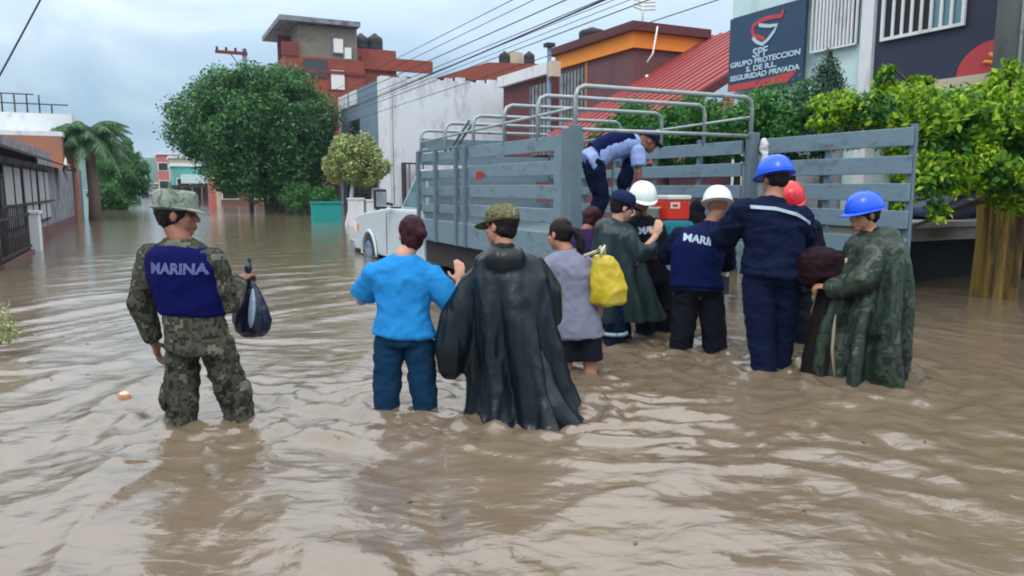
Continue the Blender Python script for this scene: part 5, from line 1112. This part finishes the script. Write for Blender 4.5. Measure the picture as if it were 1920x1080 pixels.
# F: man with white helmet facing the camera, behind the poncho
F_ = Fig(1222, 622, 'person in white helmet and black top half hidden behind the green grey poncho', 1.80, rz=-150, skin='skin_d', yaw=-28, nod=14, seed=18, fine=False,
    pelvis=(.05,0,.95), waist=(.10,.02,1.10), chest=(.16,.04,1.30), neck=(.205,.06,1.47), head=(.235,.10,1.61), sl=(-.02,.02,1.42), sr=(.35,.05,1.40), el=(-.10,.05,1.15), wl=(-.05,.25,1.1), er=(.38,.1,1.15), wr=(.3,.3,1.15))
F_.pants('blackcloth', .02); F_.top('blackcloth', .06, 1.9, .08, .066, .05, name='jacket'); F_.lettering('MARINA', F_.topo, .085, 'letter', (.17,0,1.37), back=False, roll=0, weight=.003); F_.hard_hat('hat_white')

# H: person in purple jacket between truck post and poncho
Hp = Fig(1098, 632, 'person in dark purple jacket half hidden by the ponytail woman against the truck post', 1.64, rz=-40, skin='skin_d', nod=20, seed=20, fine=False, head=(0,.09,1.58), hands=(False, False), er=(.24,.1,1.2), wr=(.12,.32,1.3))
Hp.pants('blackcloth', .02); Hp.top('purple', .1, 1.9, .082, .068, .05, name='jacket', add=.006); Hp.hair('hair_m', length=.02)

# G: man bending over inside the truck
gp = onS(1117, 330, 6.98); gx_ = from_st(gp[0], 6.98); G = Fig(gx_.x, gx_.y, 'person in light blue shirt and navy vest bending forward on the truck bed', 1.74, rz=-82, zbase=FLOOR, skin='skin_d', yaw=0, nod=25, seed=24, girth=1.0,
    pelvis=(0,-.02,.90), waist=(0,.10,1.0), chest=(0,.30,1.07), neck=(0,.47,1.11), head=(0,.595,1.10), sl=(-.18,.40,1.05), sr=(.18,.42,1.03), el=(-.19,.42,.78), wl=(-.16,.46,.55), er=(.19,.43,.76), wr=(.16,.45,.53), hl=(-.1,-.04,.86), hr=(.1,-.04,.86), kl=(-.11,.10,.48), kr=(.11,.04,.48), al=(-.11,-.05,.09), ar=(.11,-.12,.09))
G.pants('navy', .05); G.top('lightblue', .10, .72, .082, .076, wr=.006); vG = MB(); rG = G.torso_rings(-.06, .018)
vb = MB(); 
for i in range(3, 7): pass
vo = remesh('vest', MB().loft([[p - G.fwd*.045 - G.right*0 for p in [c_.lerp(sum(r_, V())/28, .12) for c_ in r_]] for r_ in rG[1:8]]), 'navy_v', G.root, .012, 3, [(.004,(8,8,8))]); G.soft_cap('capnavy')
mb = MB(); mb.ell((0,.36,.76), (.10,.07,.16)); mb.ell((.02,.30,.66), (.07,.06,.12)); remesh('hanging_vest_flap', mb, 'navy', G.root, .013, 2, [(.008,(9,9,6))])
hb = G.root.matrix_basis @ V((.02,.44,.16)); sk = empty('white_sack', (hb.x, hb.y, FLOOR), 0, label='knotted white plastic sack under the bending man hands', cat='sack')
mb = MB(); mb.ell((0,0,.14), (.16,.14,.15)); mb.ell((-.03,0,.30), (.07,.06,.10)); mb.ell((-.03,0,.40), (.03,.03,.06)); remesh('sack_body', mb, 'cream', sk, .012, 2, [(.014,(7,7,5)),(.005,(18,18,9))])

# I: white helmet and MARINA vest, seen from behind
I_ = Fig(1312, 655, 'person seen from behind in white helmet and navy vest lettered MARINA with black trousers', 1.77, rz=-3, skin='skin_d', yaw=-15, nod=12, seed=28, girth=1.10, hands=(False, False), fine=False, face=False,
    pelvis=(-.04,0,.93), waist=(-.055,0,1.07), chest=(-.03,.03,1.27), neck=(.08,.08,1.46), head=(.13,.12,1.60), sl=(-.21,.06,1.38), sr=(.18,.06,1.36), el=(-.25,.24,1.18), wl=(-.15,.45,1.2), er=(.25,.26,1.12), wr=(.2,.45,1.1), hl=(-.12,0,.89), hr=(.07,0,.89), kl=(-.15,.0,.48), al=(-.16,.0,.09), kr=(.12,0,.48), ar=(.16,-.02,.09))
I_.pants('blackcloth', .02, .104, .082, .085); I_.top('navy', .03, 1.9, .088, .072, .055, name='jacket', add=.006, hipw=.93, wr=.008); vI = I_.vest('navy_v', add=.024, start=2)
I_.lettering('MARINA', vI, .088, 'letter', (-.02,0,1.31), roll=-9, weight=.003, sx=1.0); I_.hard_hat('hat_white')

# J: tall man in navy coverall with blue helmet
Jp = Fig(1436, 690, 'tall person seen from behind in navy coverall with reflective stripe and blue helmet', 1.83, rz=6, depth=.27, skin='skin', yaw=14, nod=8, seed=31, girth=1.16, hands=(False, True), fine=False, face=False,
    pelvis=(.02,0,.95), waist=(.02,0,1.10), chest=(.01,.01,1.30), neck=(.01,.03,1.47), head=(.025,.06,1.61), sl=(-.215,.03,1.41), sr=(.235,.03,1.36), el=(-.26,.22,1.2), wl=(-.18,.4,1.15), er=(.31,.10,1.08), wr=(.33,.33,1.02), hl=(-.085,0,.90), hr=(.11,0,.90), kl=(-.06,-.03,.47), al=(-.03,-.10,.09), kr=(.13,.05,.48), ar=(.10,.05,.09))
Jp.pants('navy', .0, .108, .074, .064); Jp.top('navy', .03, 1.92, .095, .082, .06, name='coverall_top', add=.012, belly=1.0, hipw=.96, wr=.010, fr=(5,5,8))
Jp.band(Jp.topo, [(-.20,0,1.415), (-.05,0,1.40), (.10,0,1.36), (.235,0,1.30)], .026, 'reflect', 'reflective_stripe'); Jp.hard_hat('hat_blue'); Jp.hair('hair')

# K: red helmet, mostly hidden
K_ = Fig(1473, 640, 'person in red helmet and dark clothes mostly hidden behind the tall navy coverall', 1.80, rz=165, skin='skin_d', nod=20, seed=35, fine=False, hands=(False, False), head=(.03,.06,1.605))
K_.pants('blackcloth', .02); K_.top('blackcloth', .1, 1.9, .085, .07, .055, name='jacket', add=.01); K_.hard_hat('hat_red')

# L: soldier in woodland poncho with blue helmet, facing left
Lp = Fig(1620, 704, 'person in woodland camouflage poncho and blue helmet facing left', 1.74, rz=80, depth=.44, skin='skin', yaw=22, nod=6, seed=38, girth=1.1,
    neck=(0,.02,1.47), head=(0,.07,1.61), el=(-.24,.10,1.14), wl=(-.12,.28,1.10), er=(.24,.10,1.15), wr=(.13,.28,1.13), hand_dir={'l': dict(dir=(.25,.9,.05), palm=(.3,0,-1), curl=60), 'r': dict(dir=(-.3,.9,.1), palm=(-.3,0,-1), curl=60)})
Lp.pants('camoL', .02); Lp.poncho('camoL', [(0,.0,1.49,.09,.09,0),(0,-.01,1.455,.17,.14,0),(0,-.02,1.40,.235,.19,.05),(0,-.02,1.28,.25,.215,.2),(0,-.01,1.05,.26,.255,.5),(0,.02,.82,.27,.27,.9),(0,.03,.60,.28,.28,1.1),(0,.03,.48,.28,.285,1.2),(0,.03,.40,.27,.28,1.2)], 8, .024,
    wings=[[(-.17,.0,1.37,.085), (-.24,.12,1.16,.095), (-.16,.26,1.10,.075), (-.125,.31,1.085,.06)], [(.17,.0,1.37,.085), (.24,.12,1.17,.09), (.17,.27,1.14,.07), (.14,.32,1.125,.055)]], wr=.010)
Lp.hard_hat('hat_blue'); Lp.hair('hair')
hq = Lp.root.matrix_basis @ V((.02,.31,1.05)); cl = empty('dark_bundle', (hq.x, hq.y, -.30), R(80), label='dark brown bundle and cloth hanging from the hands of the camouflage poncho soldier', cat='cloth')
mb = MB(); mb.ell((0,.04,1.12), (.11,.155,.10)); mb.box((-.09,-.10,1.02), (.09,.17,1.17)); mb.ell((.0,.10,1.06), (.09,.09,.12)); remesh('folded_bag', mb, 'wine', cl, .010, 5, [(.016,(9,9,4)),(.006,(20,20,12))], 5)
mb = MB(); mb.loft([[V((rx*math.cos(t_)*(1+.1*math.sin(4*t_)), cy + ry*math.sin(t_)*(1+.1*math.sin(5*t_)), z)) for t_ in [2*math.pi*j/32 for j in range(32)]] for cy, rx, ry, z in ((-.03,.07,.03,1.06),(-.03,.09,.05,.95),(-.02,.12,.07,.75),(.0,.14,.09,.5),(.02,.15,.10,.25))]); remesh('hanging_cloth', mb, 'darkcloth', cl, .013, 2, [(.012,(8,8,1.5))])
MB().tube([V((-.11,-.12,1.16)), V((-.12,-.12,1.08)), V((-.11,-.11,.95)), V((-.13,-.06,.75)), V((-.155,-.05,.5)), V((-.165,-.08,.28))], .012, 8).build('strap', 'tan', cl, True)

# ------------------------------------------------------------------ load on the truck bed and small floating things
cp_ = onS(1262, 414, 6.95); t = Thing('cooler_box', cp_[0], 6.95, FLOOR, label='red cooler box with white lid on the truck bed', cat='cooler')
zc0 = FLOOR; zt_c = onS(1262, 366, 6.95)[2]
t.box('plinth', cp_[0]-.16, cp_[0]+.16, 6.85, 7.15, FLOOR, zt_c-.285, 'black') if zt_c-.285 > FLOOR+.02 else None
t.box('tub', cp_[0]-.155, cp_[0]+.155, 6.84, 7.16, max(FLOOR, zt_c-.284), zt_c-.05, 'cooler', bevel=.02); t.box('lid', cp_[0]-.165, cp_[0]+.165, 6.83, 7.17, zt_c-.05, zt_c, 'lid', bevel=.012)
t.box('label_plate', cp_[0]-.13, cp_[0]+.0, 6.833, 6.838, zt_c-.15, zt_c-.08, 'lid'); t.box('label_mark', cp_[0]-.105, cp_[0]-.03, 6.829, 6.8325, zt_c-.13, zt_c-.10, 'cooler')
t.tube('handle', [(cp_[0]+.165, 6.87, zt_c-.09), (cp_[0]+.185, 6.9, zt_c-.11), (cp_[0]+.185, 7.1, zt_c-.11), (cp_[0]+.165, 7.13, zt_c-.09)], .01, 'lid')
q = onS(1218, 405, 7.1); t = Thing('cream_bucket', q[0], 7.1, FLOOR, label='cream plastic bucket beside the red cooler', cat='bucket')
mb = MB(); mb.loft([[V((r_*math.cos(a), r_*math.sin(a), z)) for a in [2*math.pi*j/24 for j in range(24)]] for r_, z in ((.10,0),(.105,.02),(.13,.34),(.14,.345),(.14,.37),(.128,.37),(.11,.05))]); mb.build('bucket_body', 'cream', t.root, True); t.tube('bail', [(q[0]+.14*math.cos(a), 7.1+.02, FLOOR+.36+.05*math.sin(a)) for a in [math.pi*j/10 for j in range(11)]], .005, 'iron')
q = onS(1305, 380, 7.0); t = Thing('black_sack', q[0], 7.0, FLOOR, label='black sack right of the red cooler', cat='sack'); mb = MB(); mb.ell((0,0,.16), (.15,.13,.17)); mb.ell((.02,0,.34), (.09,.08,.10)); remesh('sack_body', mb, 'blackcloth', t.root, .013, 2, [(.014,(7,7,5))])
q0_ = onS(1214, 428, 6.2); q1_ = onS(1330, 428, 6.2); t = Thing('rolled_mat', q0_[0], 6.55, FLOOR, label='rolled teal mat lying along the open tailgate edge', cat='mat')
mb = MB(); mb.tube([t.P(q0_[0]+(q1_[0]-q0_[0])*u/8, 6.52, FLOOR+.12) for u in range(9)], [.09,.115,.115,.11,.118,.112,.115,.11,.10], 20); remesh('roll', mb, 'tealcloth', t.root, .012, 1, [(.008,(9,9,9))])
fo = onW(232, 752); t = empty('floating_fruit', (fo.x, fo.y, 0), R(20), label='broken orange shelled coconut piece floating left of the soldier', cat='fruit')
mb = MB(); mb.ell((0,0,.012), (.050,.040,.040)); remesh('shell', mb, 'foam', t, .005, 1, [(.003,(20,20,20))]); mb = MB(); mb.ell((.004,.002,.040), (.030,.024,.018)); remesh('flesh', mb, 'foamtop', t, .005, 1, [(.004,(30,30,30))])

mb = MB(); g = random.Random(44)
for i in range(150):
    x = g.uniform(-5, 6); y = g.uniform(2.6, 12); z = float(water_h(np.array([x]), np.array([y]))[0]); a = g.random()*6.28; L_ = g.uniform(.008, .03); w_ = L_*g.uniform(.25, .7)
    c, s_ = math.cos(a)*L_, math.sin(a)*L_; cw, sw = -math.sin(a)*w_, math.cos(a)*w_
    mb.add([(x-c, y-s_, z+.003), (x+cw, y+sw, z+.008), (x+c, y+s_, z+.004), (x-cw, y-sw, z+.006)], [(0,1,2,3)])
tag(mb.build('drifting_leaves', mat('soaked_leaf', (.10,.075,.035), .6, .5, 30, 0)), kind='stuff')
